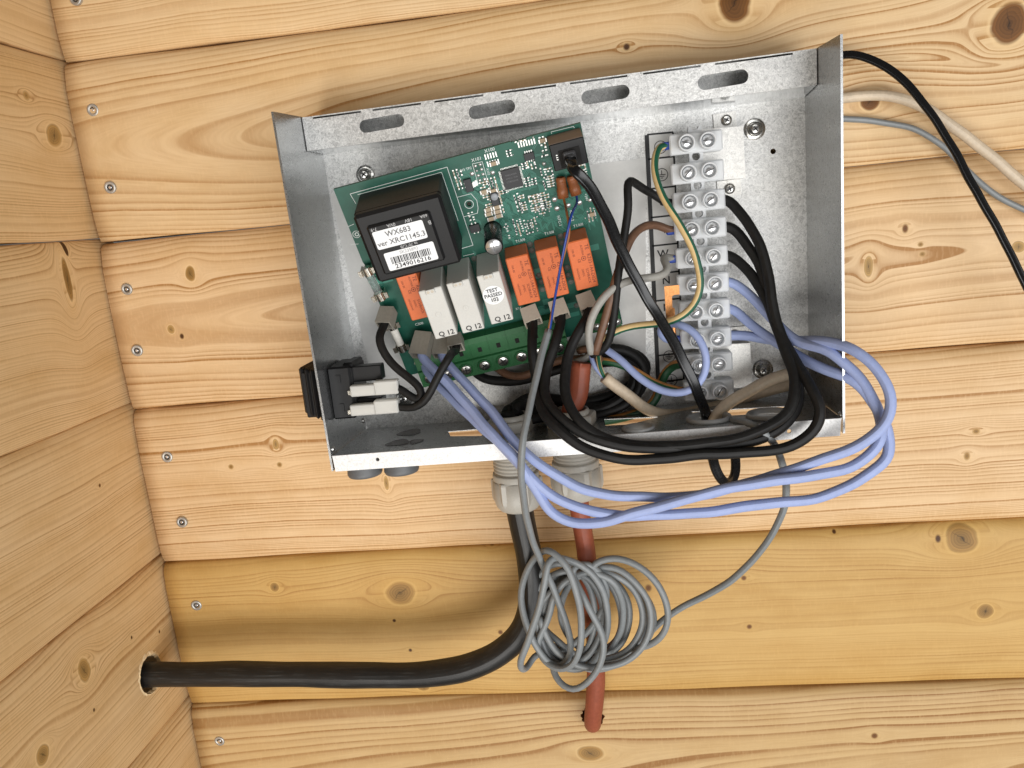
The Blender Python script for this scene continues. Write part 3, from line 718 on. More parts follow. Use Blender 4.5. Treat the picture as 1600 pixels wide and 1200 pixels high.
# ------------------------------------------------------------------ cable glands
def gland(G, drop, label):
    c = A([G[0], -G[1], KZ(G[0], G[1])])
    g = thing('cable_gland', c + A([0, 0, -34]), label, 'cable gland', 'cable glands under the box')
    mb = M(); mb.lathe(c, EZ, [(8.7, .1), (12.6, .1), (12.9, .5), (12.9, 5.0), (12.2, 5.8), (9.6, 5.8), (9.2, 7.2), (8.2, 7.2), (8.0, .1)], 6, smooth=False, ref=A([math.cos(.35), math.sin(.35), 0]), cap=False)
    part('locknut', mb, MAT['gland'], g)
    mb = M(); mb.lathe(c, EZ, [(7.9, 3), (9.0, 3), (9.2, 7.0), (8.6, 8.2), (7.6, 8.2), (7.4, 3)], 32, cap=False); part('inner_sleeve', mb, MAT['gland'], g)
    zt = -1.2
    mb = M(); mb.lathe(c, EZ, [(11.6, zt), (11.6, zt - 6.5), (11.0, zt - 7.5)], 6, smooth=False, ref=EX); part('body_hex', mb, MAT['gland'], g)
    mb = M(); pr = []; z = zt - 7.0
    for i in range(6 + drop): pr += [(10.2, z), (11.0, z - .5), (11.0, z - 1.0), (10.2, z - 1.5)]; z -= 1.9
    pr += [(10.0, z - 4)]
    mb.lathe(c, EZ, pr, 36); part('thread', mb, MAT['gland'], g)
    mb = M(); zn = z + 1.5
    mb.lathe(c, EZ, [(10.4, zn), (11.6, zn), (11.9, zn - .8), (11.9, zn - 3.2)], 36, cap=False)
    mb.lathe(c, EZ, [(11.4, zn - 2.6), (13.0, zn - 3.4), (13.3, zn - 4.4), (13.3, zn - 12.5), (12.9, zn - 14.5), (12.0, zn - 16)], 6, smooth=False, ref=EX)
    mb.lathe(c, EZ, [(11.0, zn - 3.4), (12.3, zn - 4.2), (12.35, zn - 13), (12.0, zn - 15.5), (11.2, zn - 17.6), (10.0, zn - 19.2), (8.6, zn - 20), (7.0, zn - 20)], 40)
    part('cap_nut', mb, MAT['gland'], g)
    return c, zn - 20
cg1, zg1 = gland(G1, 2, 'pale grey plastic cable gland gripping the thick black conduit')
cg2, zg2 = gland(G2, 0, 'pale grey plastic cable gland gripping the red-brown cable')

# ------------------------------------------------------------------ rocker switch in the left panel
sw = thing('rocker_switch', (139, -48, -178), 'black rocker switch with ribbed boot through the left box panel', 'switch')
z0, z1 = P(535, 573, 58)[2], P(535, 655, 58)[2]; zc = (z0 + z1) / 2; hz = z0 - z1
mb = M(); mb.box((145.5, -46, zc), EX, EY, EZ, 11.5, 24, hz, .9); 
mb.box((151.0, -46, zc), EX, EY, EZ, 2.0, 21, hz * .93, .5)
for k in (-.28, .27): mb.box((145.0, -58.1, zc + k * hz), EX, EY, EZ, 2.2, .8, 4.0, .0)
mb.box((149.5, -46, zc + hz * .47), EX, EY, EZ, 5, 18, 4.0, .8)
part('switch_body', mb, MAT['black_sw'], sw)
mb = M(); mb.box((155.0, -52, P(570, 582, 52)[2]), EX, EY, EZ, 22, 7, 7.6, .4); part('rear_housing', mb, MAT['black_sw'], sw)
mb = M(); mb.box((156, -50, P(570, 622, 50)[2] - .8), EX, EY, EZ, 16, 9, 3, .3); part('rear_divider', mb, MAT['black_sw'], sw)
mb = M()
for k in range(4): mb.box((134.6 - k * 2.8, -46 + k * .3, zc - .5 + k * .9), EX, EY, EZ, 2.3, 25.5 - k * .8, hz * (1.0 - k * .03), 1.0)
mb.box((131.0, -46, zc), EX, EY, EZ, 10, 21, hz * .88, .5)
part('ribbed_boot', mb, MAT['black_sw'], sw)
# milky push-on sleeves
SWT = []
for yy, dd in ((607, 59), (637, 59)):
    a, b = P(549, yy + 3.5, dd), P(624, yy - 2, dd); ax = b - a; L = np.linalg.norm(ax); ax /= L
    up = EZ - ax * np.dot(EZ, ax); up /= np.linalg.norm(up); fw = np.cross(ax, up)
    mb = M(); mb.box(a + ax * L * .27, ax, fw, up, L * .54, 4.6, 5.4, .5); mb.box(a + ax * L * .75 + up * .7, ax, fw, up, L * .50, 5.2, 6.8, .6)
    t = part('terminal_sleeve', mb, MAT['clear2'], sw)
    mb = M(); mb.box(a + ax * L * .22 - up * .7, ax, fw, up, L * .56, 3.9, 2.4, .2); part('blade', mb, MAT['nickel'], t)
    SWT.append(b)

# ------------------------------------------------------------------ ten-way terminal strip
TX, TD0 = 324.0, 20.5
ts = thing('terminal_strip', (324, -20.5, -200), 'milky plastic terminal strip with ten screw rows', 'terminal block')
mb = M()
zr_ = [P(1070.5 + (y - 222.7) * .0541, y, 36)[2] for y in ROWY]
ztop, zbot = zr_[0] + 7.5, zr_[9] - 3
hsx = [circ(0, (zr_[i] + zr_[i + 1]) / 2 + .6, 1.95, 18) for i in range(9)]
mb.plate([(-3.2, zbot), (3.2, zbot), (3.2, ztop - 2), (2.9, ztop), (1.9, ztop), (1.4, ztop - 1.3), (0, ztop - 1.9), (-1.4, ztop - 1.3), (-1.9, ztop), (-2.9, ztop), (-3.2, ztop - 2)], hsx, (TX, -TD0 - 3.5, 0), EX, EZ, -EY, 6.0)
part('spine', mb, MAT['clear'], ts)
SC = []
for i, z in enumerate(zr_):
    mb = M(); mb.box((TX, -TD0 - 4.6, z), EX, EY, EZ, 24.6, 8.4, 9.6, .7)
    t = part('terminal', mb, MAT['clear'], ts)
    for s_ in (-1, 1):
        c = A([TX + s_ * 4.85, -TD0 - 8.6, z])
        mb = M(); mb.lathe(c, -EY, [(3.9, -.2), (3.9, 6.3), (3.7, 6.7), (3.2, 6.7), (3.05, 6.3), (3.05, .2)], 26, cap=False); part('collar', mb, MAT['clear'], t)
        mb = M(); dep = 4.9
        mb.lathe(c, -EY, [(2.55, -.2), (2.55, dep - .4), (2.3, dep), (.01, dep + .15)], 22, cap=False)
        a = random.uniform(-.9, .9) + .5; e = EX * math.cos(a) + EZ * math.sin(a); f = np.cross(EY, e); q = c - EY * (dep + .22)
        mb.add([q - e * 2.2 - f * .32, q + e * 2.2 - f * .32, q + e * 2.2 + f * .32, q - e * 2.2 + f * .32], [(0, 1, 2, 3)], 1)
        part('screw', mb, [MAT['steel_br'], MAT['steel_dark']], t)
        SC.append(c)
    mb = M(); mb.box((TX, -TD0 - 4.4, z), EX, EY, EZ, 17, 4.6, 4.6, .4); part('brass_insert', mb, plain('brass', (.55, .50, .42), .35, 1.0), t)
TL_ = lambda i: A([TX - 12.3, -TD0 - 4.6, zr_[i]]); TR_ = lambda i: A([TX + 12.3, -TD0 - 4.6, zr_[i]])
# copper link between two neutral rows
lk = thing('copper_link', P(1050, 520, 24), 'flat copper jumper link bridging the two neutral terminals', 'jumper')
mb = M(); xk = TX - 15.6
za, zb = P(1048, 446, 28)[2], P(1050, 488, 28)[2]
mb.plate([(xk - 3.2, zb - 1), (xk + 1.2, zb - 1), (xk + 1.2, zb + 2), (xk + .2, zb + 2.6), (xk + .2, za - 5.4), (xk + 1.2, za - 4.6), (xk + 4, za - 4.6), (xk + 4, za), (xk - 3.2, za)], [], (0, -29.2, 0), EX, EZ, -EY, .8)
mb.box((xk - 1, -27.6, zb - 3), EX, EY, EZ, 4.2, 4.2, 4.6, .5)
mb.box((xk + .4, -27.0, zb - 9), EX, EY, EZ, 2.0, 2.4, 9, .5)
part('link', mb, MAT['copper'], lk)

# ------------------------------------------------------------------ circuit board (hangs loose, tilted out at the top)
def pcbmat():
    t = NT('solder_mask_green'); tc = t.node('ShaderNodeTexCoord').outputs['Object']
    n1 = t.noise(tc, 260, 3); n2 = t.noise(tc, 45, 2)
    c = t.ramp(t.math('ADD', t.math('MULTIPLY', n1, .4), t.math('MULTIPLY', n2, .6)), [(.35, (.006, .072, .046)), (.65, (.011, .105, .070))])
    t.link(c, t.b.inputs['Base Color']); t.b.inputs['Roughness'].default_value = .40; t.b.inputs['Specular IOR Level'].default_value = .38
    return t.m
MAT['pcb'] = pcbmat(); MAT['trace'] = plain('masked_copper', (.036, .200, .145), .34, 0, .08, 600, 0)
pcb = thing('circuit_board', pf(PW / 2, PH, 0), 'green control circuit board with transformer and relays tilted inside the box', 'circuit board', rot=PR)
def bbox(mb, u0, u1, v0, v1, h0, h1, bev=.3, mi=0): mb.box(pf((u0 + u1) / 2, (v0 + v1) / 2, (h0 + h1) / 2), PU, PV, PN, abs(u1 - u0), abs(v1 - v0), abs(h1 - h0), bev, mi)
mb = M(); ol = [(0, 0)]
for k in range(1): pass
def q2(u, v): return (u, -v)
edge = [(0, 0), (33, 0), (33.5, .5), (34.5, .3), (35.5, .6), (36.5, .3), (37.5, .6), (38.5, .1), (84, 0), (84.4, .5)] + [(85 + .8 * k, .6 if k % 2 else .1) for k in range(9)] + [(93, 0), (PW, 0), (PW, PH), (0, PH)]
edge += [(0, 60)] + [(.45 * (k % 2), 52 - k * 1.1) for k in range(12)] + [(0, 38)]
hole_pcb = U(733, 319, 0)
mb.plate([q2(*e) for e in edge][::-1], [circ(hole_pcb[0], -hole_pcb[1], 1.2, 14)], pf(0, 0, -.8), PU, -PV, PN, 1.6)
board = part('board', mb, MAT['pcb'], pcb)
# copper traces under the mask
mb = M()
def trace(pts, w=.28, h=.05):
    for a, b in zip(pts[:-1], pts[1:]):
        a = A(a, float); b = A(b, float); t = b - a; L = np.linalg.norm(t)
        if L < 1e-6: continue
        t /= L; n = A([-t[1], t[0]]) * w / 2; a = a - t * w * .2; b = b + t * w * .2
        mb.add([pf(*(a - n), h), pf(*(b - n), h), pf(*(b + n), h), pf(*(a + n), h)], [(0, 1, 2, 3)])
rt = np.random.default_rng(21)
for k in range(90):
    u = rt.uniform(53, 112); v = rt.uniform(2, 48); n = rt.integers(2, 7); dirs = [(1, 0), (.7, .7), (0, 1), (.7, -.7)]
    pth = [A([0., 0.])]; dcur = rt.integers(0, 4)
    for s_ in range(rt.integers(2, 5)):
        L = rt.uniform(2, 9); pth.append(pth[-1] + A(dirs[dcur % 4]) * L); dcur += rt.choice([-1, 1])
    for j in range(n):
        off = A([u + j * .42, v + j * .55]); pp = [p + off for p in pth]
        if all(52 < p[0] < 115 and 1 < p[1] < 105 for p in pp): trace(pp, .24)
for k in range(14):     # wide pours
    u, v = rt.uniform(0, 112), rt.uniform(40, 100); trace([(u, v), (min(u + rt.uniform(3, 9), 114), v)], rt.uniform(2, 6), .03)
part('copper_traces', mb, MAT['trace'], pcb, kind='stuff')
# white legend print
mb = M()
def sl(pts, w=.22, h=.09):
    trace(pts, w, h)
def slp(pts, w=.22): sl([U(x, y, 0) for x, y in pts], w)
slp([(547, 303), (698.5, 261), (739, 383), (722, 388)], .25); slp([(559, 304), (690, 269)], .25); slp([(690, 269), (716, 345)], .22); slp([(547, 303), (556, 318)], .22)
slp([(715, 308), (736, 302.5), (745, 313), (747, 325), (746, 333), (725, 338.5)], .22); slp([(524 + 20, 354), (553, 350)], .22); slp([(548, 382), (560, 381)], .2)
slp([(738, 256), (753.5, 252.5), (762, 282.5), (747, 287), (738, 256)], .2); slp([(862, 209), (861, 206), (896, 197.5), (897.5, 200)], .22)
slp([(724, 400), (741, 396)], .2); slp([(848, 496), (863, 492.5)], .2)
def ring(x, y, r0, r1, h=.1, d0=0):
    c = U(x, y, 0); n = 20
    mb.add([pf(c[0] + r * math.cos(2 * math.pi * i / n), c[1] + r * math.sin(2 * math.pi * i / n), h) for r in (r0, r1) for i in range(n)], [(i, (i + 1) % n, n + (i + 1) % n, n + i) for i in range(n)])
ring(733, 319, 1.9, 2.15); ring(557, 366, 1.6, 1.85); ring(557.5, 366, 1.0, .6)
def legend(s_, x, y, size, vert=False):
    c = U(x, y, 0); o = pf(c[0], c[1], .1)
    add_text(mb, s_, o, *((PU, -PV) if not vert else (PV, PU)), size)
for s_, x, y, z_ in (('X100', 765, 234.5, 2.2), ('X101', 744.5, 249, 2.2), ('JV3 TP2', 728, 264.5, 1.7), ('T1/I/II', 813, 376, 2.0), ('T1/I/II', 858, 364, 2.0), ('T1/I/II', 903.5, 352, 2.0), ('C300', 655, 506, 2.0), ('X14', 810, 482, 1.8)): legend(s_, x, y, z_)
for s_, x, y, z_ in (('NTC-1', 874, 345, 1.9), ('NTC-2', 893, 337, 1.9), ('+24V', 916, 308, 1.7), ('X102', 762.5, 268, 1.5)): legend(s_, x, y, z_, True)
part('legend_print', mb, MAT['silk'], pcb, kind='stuff')
# ---- transformer
mb = M(); bbox(mb, 10.3, 50.2, 5.4, 39.4, .2, 22.5, .8); bbox(mb, 10.3, 50.2, 5.4, 39.4, 21, 26.0, 1.4)
trf = part('transformer', mb, MAT['black_pl'], pcb)
rp = [U(*q, 27.4) for q in ((571.5, 354), (670, 331), (697, 405), (601, 432))]
u0, u1 = (rp[0][0] + rp[3][0]) / 2, (rp[1][0] + rp[2][0]) / 2; v0, v1 = (rp[0][1] + rp[1][1]) / 2, (rp[2][1] + rp[3][1]) / 2
mb = M(); bbox(mb, u0, u1, v0, v1, 25.2, 27.6, .9); part('raised_cover', mb, MAT['black_pl'], trf)
def sticker(c4, h, name, parent, mat):
    q = [U(x, y, h) for x, y in c4]; u0, u1 = (q[0][0] + q[3][0]) / 2, (q[1][0] + q[2][0]) / 2; v0, v1 = (q[0][1] + q[1][1]) / 2, (q[2][1] + q[3][1]) / 2
    r = .8; pts = []
    for cu, cv, a0 in ((u1 - r, v0 + r, -90), (u1 - r, v1 - r, 0), (u0 + r, v1 - r, 90), (u0 + r, v0 + r, 180)):
        for k in range(5): a = math.radians(a0 + k * 22.5); pts.append(pf(cu + r * math.cos(a), cv + r * math.sin(a), h))
    mb = M(); mb.add(pts, [tuple(range(len(pts)))]); part(name, mb, mat, parent); return u0, u1, v0, v1
a0, a1, b0, b1 = sticker(((580, 364), (659, 343), (669, 371), (592, 391)), 27.68, 'sticker', trf, MAT['white'])
c0, c1, d0, d1 = sticker(((598.5, 397), (676, 376.5), (685.5, 403.5), (610, 424.5)), 27.68, 'sticker', trf, MAT['white'])
mb = M(); H_ = 27.78
def T(s_, u, v, size, mi=0, h=H_, sx=1.0, flip=False): add_text(mb, s_, pf(u, v, h), PU * (-1 if flip else 1), -PV * (-1 if flip else 1), size, sx, mi, .012)
T('WX683', (a0 + a1) / 2 - .2, b0 + (b1 - b0) * .28, 3.6, 1); T('ver XRC1145.3', (a0 + a1) / 2 + .1, b0 + (b1 - b0) * .72, 3.5, 1)
T('SK235892', (c0 + c1) / 2, d0 + 1.3, 2.1, 2); T('2349016216', (c0 + c1) / 2, d1 - 1.5, 3.0, 0, sx=1.12)
u = c0 + 2.3; rb = random.Random(4)
while u < c1 - 2.6:
    w = rb.choice([.26, .26, .5, .7]); bu = (u, u + w); 
    mb.add([pf(bu[0], d0 + 2.6, H_), pf(bu[1], d0 + 2.6, H_), pf(bu[1], d0 + 6.0, H_), pf(bu[0], d0 + 6.0, H_)], [(0, 1, 2, 3)], 0); u += w + rb.choice([.26, .26, .45])
part('sticker_print', mb, [MAT['ink'], MAT['ink_g'], MAT['print_l']], trf)
mb = M()
for s_, u, v, z_ in (('7-9', u0 + 3, v0 + 1.8, 2.2), ('0V\u0410', u0 + 11, v0 + 1.7, 2.2), ('18V', u0 + 19, v0 + 1.6, 2.2), ('60A', u1 - 3, v0 + 1.5, 2.0), ('B', u1 - 1.4, v0 + 5, 2.6), ('ta 70\u00b0C/B', (u0 + u1) / 2 + 1, (b1 + d0) / 2, 2.0)):
    T(s_.replace('\u0410', 'A'), u, v, z_, 0, 27.7, flip=True)
part('moulded_print', mb, MAT['print_l'], trf)
# ---- relays
def relay_print(mb, u0, v0, u1, v1, h):
    w = u1 - u0
    def vt(s_, fu, fv, size): add_text(mb, s_, pf(u0 + w * fu, v0 + (v1 - v0) * fv, h), PV, PU, size)
    vt('RZ03-1A4-D024', .86, .60, 2.3); vt('SCHRACK', .66, .74, 1.8); vt('24VDC', .46, .66, 1.4); vt('16A250VAC', .24, .66, 1.3); vt('AUSTRIA', .62, .20, 1.4); vt('TE', .84, .16, 2.6); vt('10A 85', .22, .22, 1.4); vt('CE', .40, .40, 1.8)
    c = A([u0 + w * .62, v0 + (v1 - v0) * .37]); n = 16
    for r0, r1 in ((1.2, .95), (.4, .01)):
        mb.add([pf(c[0] + r * math.cos(2 * math.pi * i / n), c[1] + r * math.sin(2 * math.pi * i / n), h) for r in (r0, r1) for i in range(n)], [(i, (i + 1) % n, n + (i + 1) % n, n + i) for i in range(n)])
for u0, u1, v0, v1, hh in ((15.6, 25.6, 43.0, 69.2, 13.0), (68.2, 79.1, 49.3, 75.4, 13.0), (82.9, 93.6, 49.3, 75.4, 13.0), (97.5, 108.2, 49.0, 75.0, 13.0)):
    mb = M(); bbox(mb, u0, u1, v0, v1, .3, hh, .45); r = part('orange_relay', mb, MAT['orange'], pcb)
    mb = M(); relay_print(mb, u0, v0, u1, v1, hh + .08); part('relay_print', mb, MAT['print_dk'], r)
for k, (u0, u1, v0, v1) in enumerate(((26.0, 37.0, 49.2, 76.2), (39.6, 50.4, 49.0, 76.6), (54.2, 65.0, 49.0, 75.6))):
    mb = M(); bbox(mb, u0, u1, v0, v1, .3, 24, .35); r = part('grey_relay', mb, MAT['grey_rel'], pcb)
    mb = M(); um = (u0 + u1) / 2
    bbox(mb, um - 2.2, um + 2.2, v0 - .1, v0 + 2.3, 23.5, 25.0, .25)
    for s_ in (-1, 1): mb.lathe(pf(um + s_ * 1.0, v0 + 1.0, 25.02), PN, [(.75, 0), (.62, .04), (.2, .03)], 12, 1)
    part('vent_tab', mb, [MAT['grey_rel'], MAT['sleeve_b']], r)
    mb = M(); cv = v0 + (v1 - v0) * .52
    mb.lathe(pf(um, cv, 24.0), PN, [(1.5, 0), (1.5, .12), (1.3, .16), (1.1, .05)], 20, 0); mb.lathe(pf(um, cv, 24.0), PN, [(.5, .02), (.3, .14)], 10, 0)
    part('mould_mark', mb, MAT['grey_rel'], r)
    mb = M(); add_text(mb, 'Q 12', pf(um + .6, v1 - 2.2, 24.1), PU, -PV, 3.7, 1.0, 0, .02)
    part('relay_print', mb, MAT['ink'], r)
    if k == 2:
        mb = M(); c = (um - .4, v0 + 11.2)
        mb.add([pf(c[0] + 5.0 * math.cos(2 * math.pi * i / 40), c[1] + 5.0 * math.sin(2 * math.pi * i / 40), 24.12) for i in range(40)], [tuple(range(40))]); s_ = part('test_sticker', mb, MAT['white'], r)
        mb = M()
        for t_, dv in (('TEST', -2.5), ('PASSED', 0), ('102', 2.5)): add_text(mb, t_, pf(c[0], c[1] + dv, 24.22), PU, -PV, 2.6, 1.0, 0, .02)
        part('sticker_text', mb, MAT['ink'], r)
# ---- big capacitor
cb = U(770, 358, 0); mb = M()
mb.lathe(pf(cb[0], cb[1], 0), PN, [(4.4, .2), (4.4, 1.2), (4.1, 1.8), (4.3, 2.4), (4.3, 19.2), (4.0, 19.9), (3.6, 19.9)], 28); cap = part('capacitor', mb, MAT['black_gloss'], pcb)
mb = M(); mb.lathe(pf(cb[0], cb[1], 19.85), PN, [(3.75, 0), (3.7, .12), (.01, .14)], 28, cap=False); part('can_top', mb, MAT['alu'], cap)
mb = M()
for e in ((1, 0), (0, 1)): bbox(mb, cb[0] - (3.2 if e[0] else .16), cb[0] + (3.2 if e[0] else .16), cb[1] - (3.2 if e[1] else .16), cb[1] + (3.2 if e[1] else .16), 19.96, 20.04, 0)
part('vent_score', mb, MAT['plug'], cap)
# ---- modular socket with plug
mb = M(); bbox(mb, 100.3, 115.6, 1.8, 14.0, .2, 13.0, .4, 0)
sk = part('modular_socket', mb, MAT['black_pl'], pcb)
mb = M(); bbox(mb, 100.4, 115.5, 1.7, 1.95, .8, 12.6, 0); part('socket_top', mb, MAT['alu_dk'], sk)
mb = M(); bbox(mb, 103.6, 113.0, 5.2, 13.2, 13.0, 13.4, .1); part('socket_mouth', mb, MAT['dark'], sk)
mb = M(); bbox(mb, 105.2, 110.8, 5.6, 11.6, 13.0, 16.2, .5); bbox(mb, 106.2, 110.0, 6.8, 10.6, 16.0, 17.4, .5); part('modular_plug', mb, plain('clear_black_plug', (.05, .05, .052), .25, 0, .2), sk)
mb = M()
for k in range(3): bbox(mb, 102.3, 103.1, 6.6 + k * 1.0, 7.1 + k * 1.0, 13.0, 13.3, 0)
part('contacts', mb, MAT['pad'], sk)
# ---- chips
def chip(u0, u1, v0, v1, h, pins, name='chip'):
    mb = M(); bbox(mb, u0, u1, v0, v1, .25, h, .15); o = part(name, mb, MAT['ic'], pcb)
    mb = M(); nu, nv = pins
    for k in range(nu):
        u = u0 + (u1 - u0) * (k + .8) / (nu + .6); w = min(.3, (u1 - u0) / nu * .20)
        for v, s_ in ((v0, -1), (v1, 1)): bbox(mb, u - w, u + w, v - (.95 if s_ < 0 else 0), v + (.95 if s_ > 0 else 0), .1, .35, 0)
    for k in range(nv):
        v = v0 + (v1 - v0) * (k + .8) / (nv + .6); w = min(.3, (v1 - v0) / nv * .20)
        for u, s_ in ((u0, -1), (u1, 1)): bbox(mb, u - (.95 if s_ < 0 else 0), u + (.95 if s_ > 0 else 0), v - w, v + w, .1, .35, 0)
    if mb.v: part('pins', mb, MAT['pad'], o)
    return o
q = chip(76.2, 84.8, 11.6, 21.0, 1.3, (14, 14))
mb = M()
for k, s_ in enumerate(('S9KEAZ64', 'AMLH 1N4', 'CTRM2046')): add_text(mb, s_, pf(80.5, 14.3 + k * 1.6, 1.36), PU, -PV, 1.2)
part('chip_print', mb, MAT['ink_g'], q)
c = U(827, 244.5, .8); chip(c[0] - 2.3, c[0] + 2.3, c[1] - 1.7, c[1] + 1.7, 1.2, (4, 0))
c = U(732.5, 290, 1); chip(c[0] - 1.8, c[0] + 1.6, c[1] - 3.2, c[1] + 3.0, 1.5, (0, 0)); cc = c
c = U(742, 357, 1); chip(c[0] - 2.4, c[0] + 2.4, c[1] - 1.9, c[1] + 1.9, 1.4, (2, 0))
c = U(773, 311, 1)
mb = M(); bbox(mb, c[0] - 1.9, c[0] + 1.9, c[1] - 3.4, c[1] + 3.2, .2, 1.6, .3); part('diode', mb, MAT['ic'], pcb)
mb = M(); c = U(772.5, 307, 1); mb.lathe(pf(c[0], c[1], .3), PN, [(1.75, 0), (1.75, 1.4), (1.4, 1.8), (.01, 1.85)], 20); part('choke', mb, plain('ferrite_grey', (.30, .32, .34), .5), pcb)
TANS = ((375, 800), (475, 790), (420, 985), (425, 1030), (510, 960), (518, 1005), (530, 1050), (450, 1080), (985, 265), (1500, 1035), (475, 505))
for x, y in TANS:
    c = U(700 + x / 6.667, 180 + y / 6.667, .8); mb = M()
    bbox(mb, c[0] - 1.25, c[0] + 1.25, c[1] - .95, c[1] + .95, .1, 1.2, .12); o = part('chip_capacitor', mb, MAT['tan'], pcb)
    mb = M()
    for s_ in (-1, 1): bbox(mb, c[0] + s_ * 1.55 - .35, c[0] + s_ * 1.55 + .35, c[1] - 1.0, c[1] + 1.0, .08, 1.25, .1)
    part('end_caps', mb, MAT['pad'], o)
# ---- tiny parts and bare pads, too small to pick apart
mb = M(); rs = np.random.default_rng(5)
def smd(u, v, horiz, kind):
    a, b = (.85, .45) if horiz else (.45, .85)
    if kind < .55:
        for s_ in (-1, 1):
            du, dv = (s_ * a, 0) if horiz else (0, s_ * b); bbox(mb, u + du - .32, u + du + .32, v + dv - .32, v + dv + .32, .05, .45, 0, 0)
        bbox(mb, u - a * .6, u + a * .6, v - b * .6, v + b * .6, .05, .5, 0, 1 if kind < .3 else 2)
    elif kind < .85:
        n = 8; r = rs.uniform(.30, .52); mb.lathe(pf(u, v, .06), PN, [(r, 0), (r * .7, .18), (.01, .22)], n, 0, True, PU, False)
    else: bbox(mb, u - .42, u + .42, v - .30, v + .30, .05, .18, 0, 0)
def clus(x0, y0, x1, y1, n, pu=1.62, pv=1.22):
    """tidy rows of tiny parts over a patch of the board"""
    a, b, c_ = U(x0, y0, 0), U(x1, y0, 0), U(x0, y1, 0); hz = rs.random() < .5
    nu, nv = max(1, int(abs(b[0] - a[0]) / pu)), max(1, int(abs(c_[1] - a[1]) / pv))
    for i in range(nu):
        hz = rs.random() < .5; kd = rs.random()
        for j in range(nv):
            if rs.random() < .82: smd(a[0] + i * pu + rs.uniform(-.1, .1), a[1] + j * pv + rs.uniform(-.08, .08), hz, kd if rs.random() < .75 else rs.random())
for a in ((709, 269, 727, 300, 26), (752, 285, 785, 345, 40), (803, 304, 822, 336, 22), (826, 307, 862, 336, 34), (806, 222, 842, 230, 16), (794, 235, 806, 252, 12), (818, 255, 845, 268, 14), (843, 215, 856, 250, 16), (845, 266, 868, 300, 30), (822, 278, 842, 298, 14), (802, 345, 825, 372, 24), (825, 345, 846, 370, 18), (836, 328, 866, 345, 14), (912, 330, 936, 350, 16), (906, 250, 922, 280, 10), (732, 333, 745, 350, 10), (790, 350, 800, 378, 10), (776, 296, 800, 312, 10)): clus(*a)
for x0, y0, x1, y1, n, w in ((390, 435, 500, 405, 5, .27), (415, 510, 525, 480, 5, .27), (735, 310, 900, 270, 7, .3), (255, 730, 295, 705, 3, .5)):
    for k in range(n):
        f = k / (n - 1); c = U(700 + (x0 + (x1 - x0) * f) / 6.667, 180 + (y0 + (y1 - y0) * f) / 6.667, 0); bbox(mb, c[0] - w, c[0] + w, c[1] - 1.25, c[1] + 1.25, .05, .2, 0, 0)
for x, y, r in ((250, 612, 1.1), (465, 600, 1.1), (1110, 878, 1.3), (1135, 972, 1.3), (1370, 912, 1.3), (1255, 940, 1.2), (335, 515, .8), (350, 565, .8), (365, 615, .8), (285, 530, .8), (300, 580, .6), (315, 630, .8), (330, 680, .8), (380, 668, .9), (1480, 885, 1.0), (885, 850, .8), (905, 895, .8), (915, 940, .8), (925, 985, .8), (945, 835, .9), (965, 880, .9), (975, 945, .9), (985, 975, .9), (1000, 505, .9)):
    c = U(700 + x / 6.667, 180 + y / 6.667, 0); mb.lathe(pf(c[0], c[1], .06), PN, [(r, 0), (r * .8, .3), (.01, .38)], 16, 0, True, PU, False)
part('small_components', mb, [MAT['pad'], MAT['ic'], MAT['tan']], pcb, kind='stuff')
# grey glue/test discs beside the relays
mb = M()
for x, y in ((828, 382), (831, 391), (876, 369), (878, 379), (842, 430), (846, 440), (848, 452), (886, 418), (888, 430), (892, 440), (901, 477), (741, 404)):
    c = U(x, y, 0); mb.lathe(pf(c[0], c[1], .06), PN, [(1.5, 0), (1.4, .25), (.01, .3)], 18, 0, True, PU, False)
part('adhesive_dots', mb, plain('grey_adhesive', (.13, .14, .12), .6), pcb)
# ---- brown cylindrical probe sockets
PROBE = []
for (xa, ya), (xb, yb) in (((875.5, 277), (880, 309)), ((892, 275), (900.5, 304))):
    a = U(xa, ya, 2.6); b = U(xb, yb, 4.2); pa, pb_ = pf(*a, 2.6), pf(*b, 4.2); ax = pb_ - pa; L = np.linalg.norm(ax); ax /= L
    mb = M(); mb.lathe(pa, ax, [(1.9, 0), (2.3, .6), (2.3, L * .25), (2.1, L * .27), (2.3, L * .30), (2.3, L * .52), (2.6, L * .56), (2.6, L), (2.0, L), (1.9, L - 2.0), (.01, L - 2.0)], 22, cap=False)
    part('probe_socket', mb, MAT['brownpl'], pcb); PROBE.append(pb_ - ax * 1.5)
# ---- fuses and clips
def tube_between(name, a, b, r, mat, parent): 
    mb = M(); ax = b - a; L = np.linalg.norm(ax); mb.lathe(a, ax / L, [(r, 0), (r, L)], 18); return part(name, mb, mat, parent)
for (xa, ya), (xb, yb), m_, h in (((571, 418), (597, 468), 'glass', 4.6), ((610, 503), (630, 548), 'cer', 4.6)):
    a = pf(*U(xa, ya, h), h); b = pf(*U(xb, yb, h), h); ax = (b - a) / np.linalg.norm(b - a); L = np.linalg.norm(b - a)
    fz = tube_between('fuse', a + ax * 3.6, b - ax * 3.6, 2.0, MAT[m_], pcb)
    for q0, q1 in ((a, a + ax * 4.2), (b - ax * 4.2, b)):
        tube_between('fuse_cap', q0, q1, 2.25, MAT['nickel'], fz)
        c = (q0 + q1) / 2; mb = M()
        for s_ in (-1, 1):
            d_ = np.cross(ax, PN) * s_; mb.box(c + d_ * 2.6 - PN * 1.6, ax, d_, PN, 3.6, .45, 5.4, .15)
            mb.box(c + d_ * 3.4 + PN * 1.5, ax, d_, PN, 3.2, 1.8, .5, .15)
        part('fuse_clip', mb, MAT['nickel'], pcb)
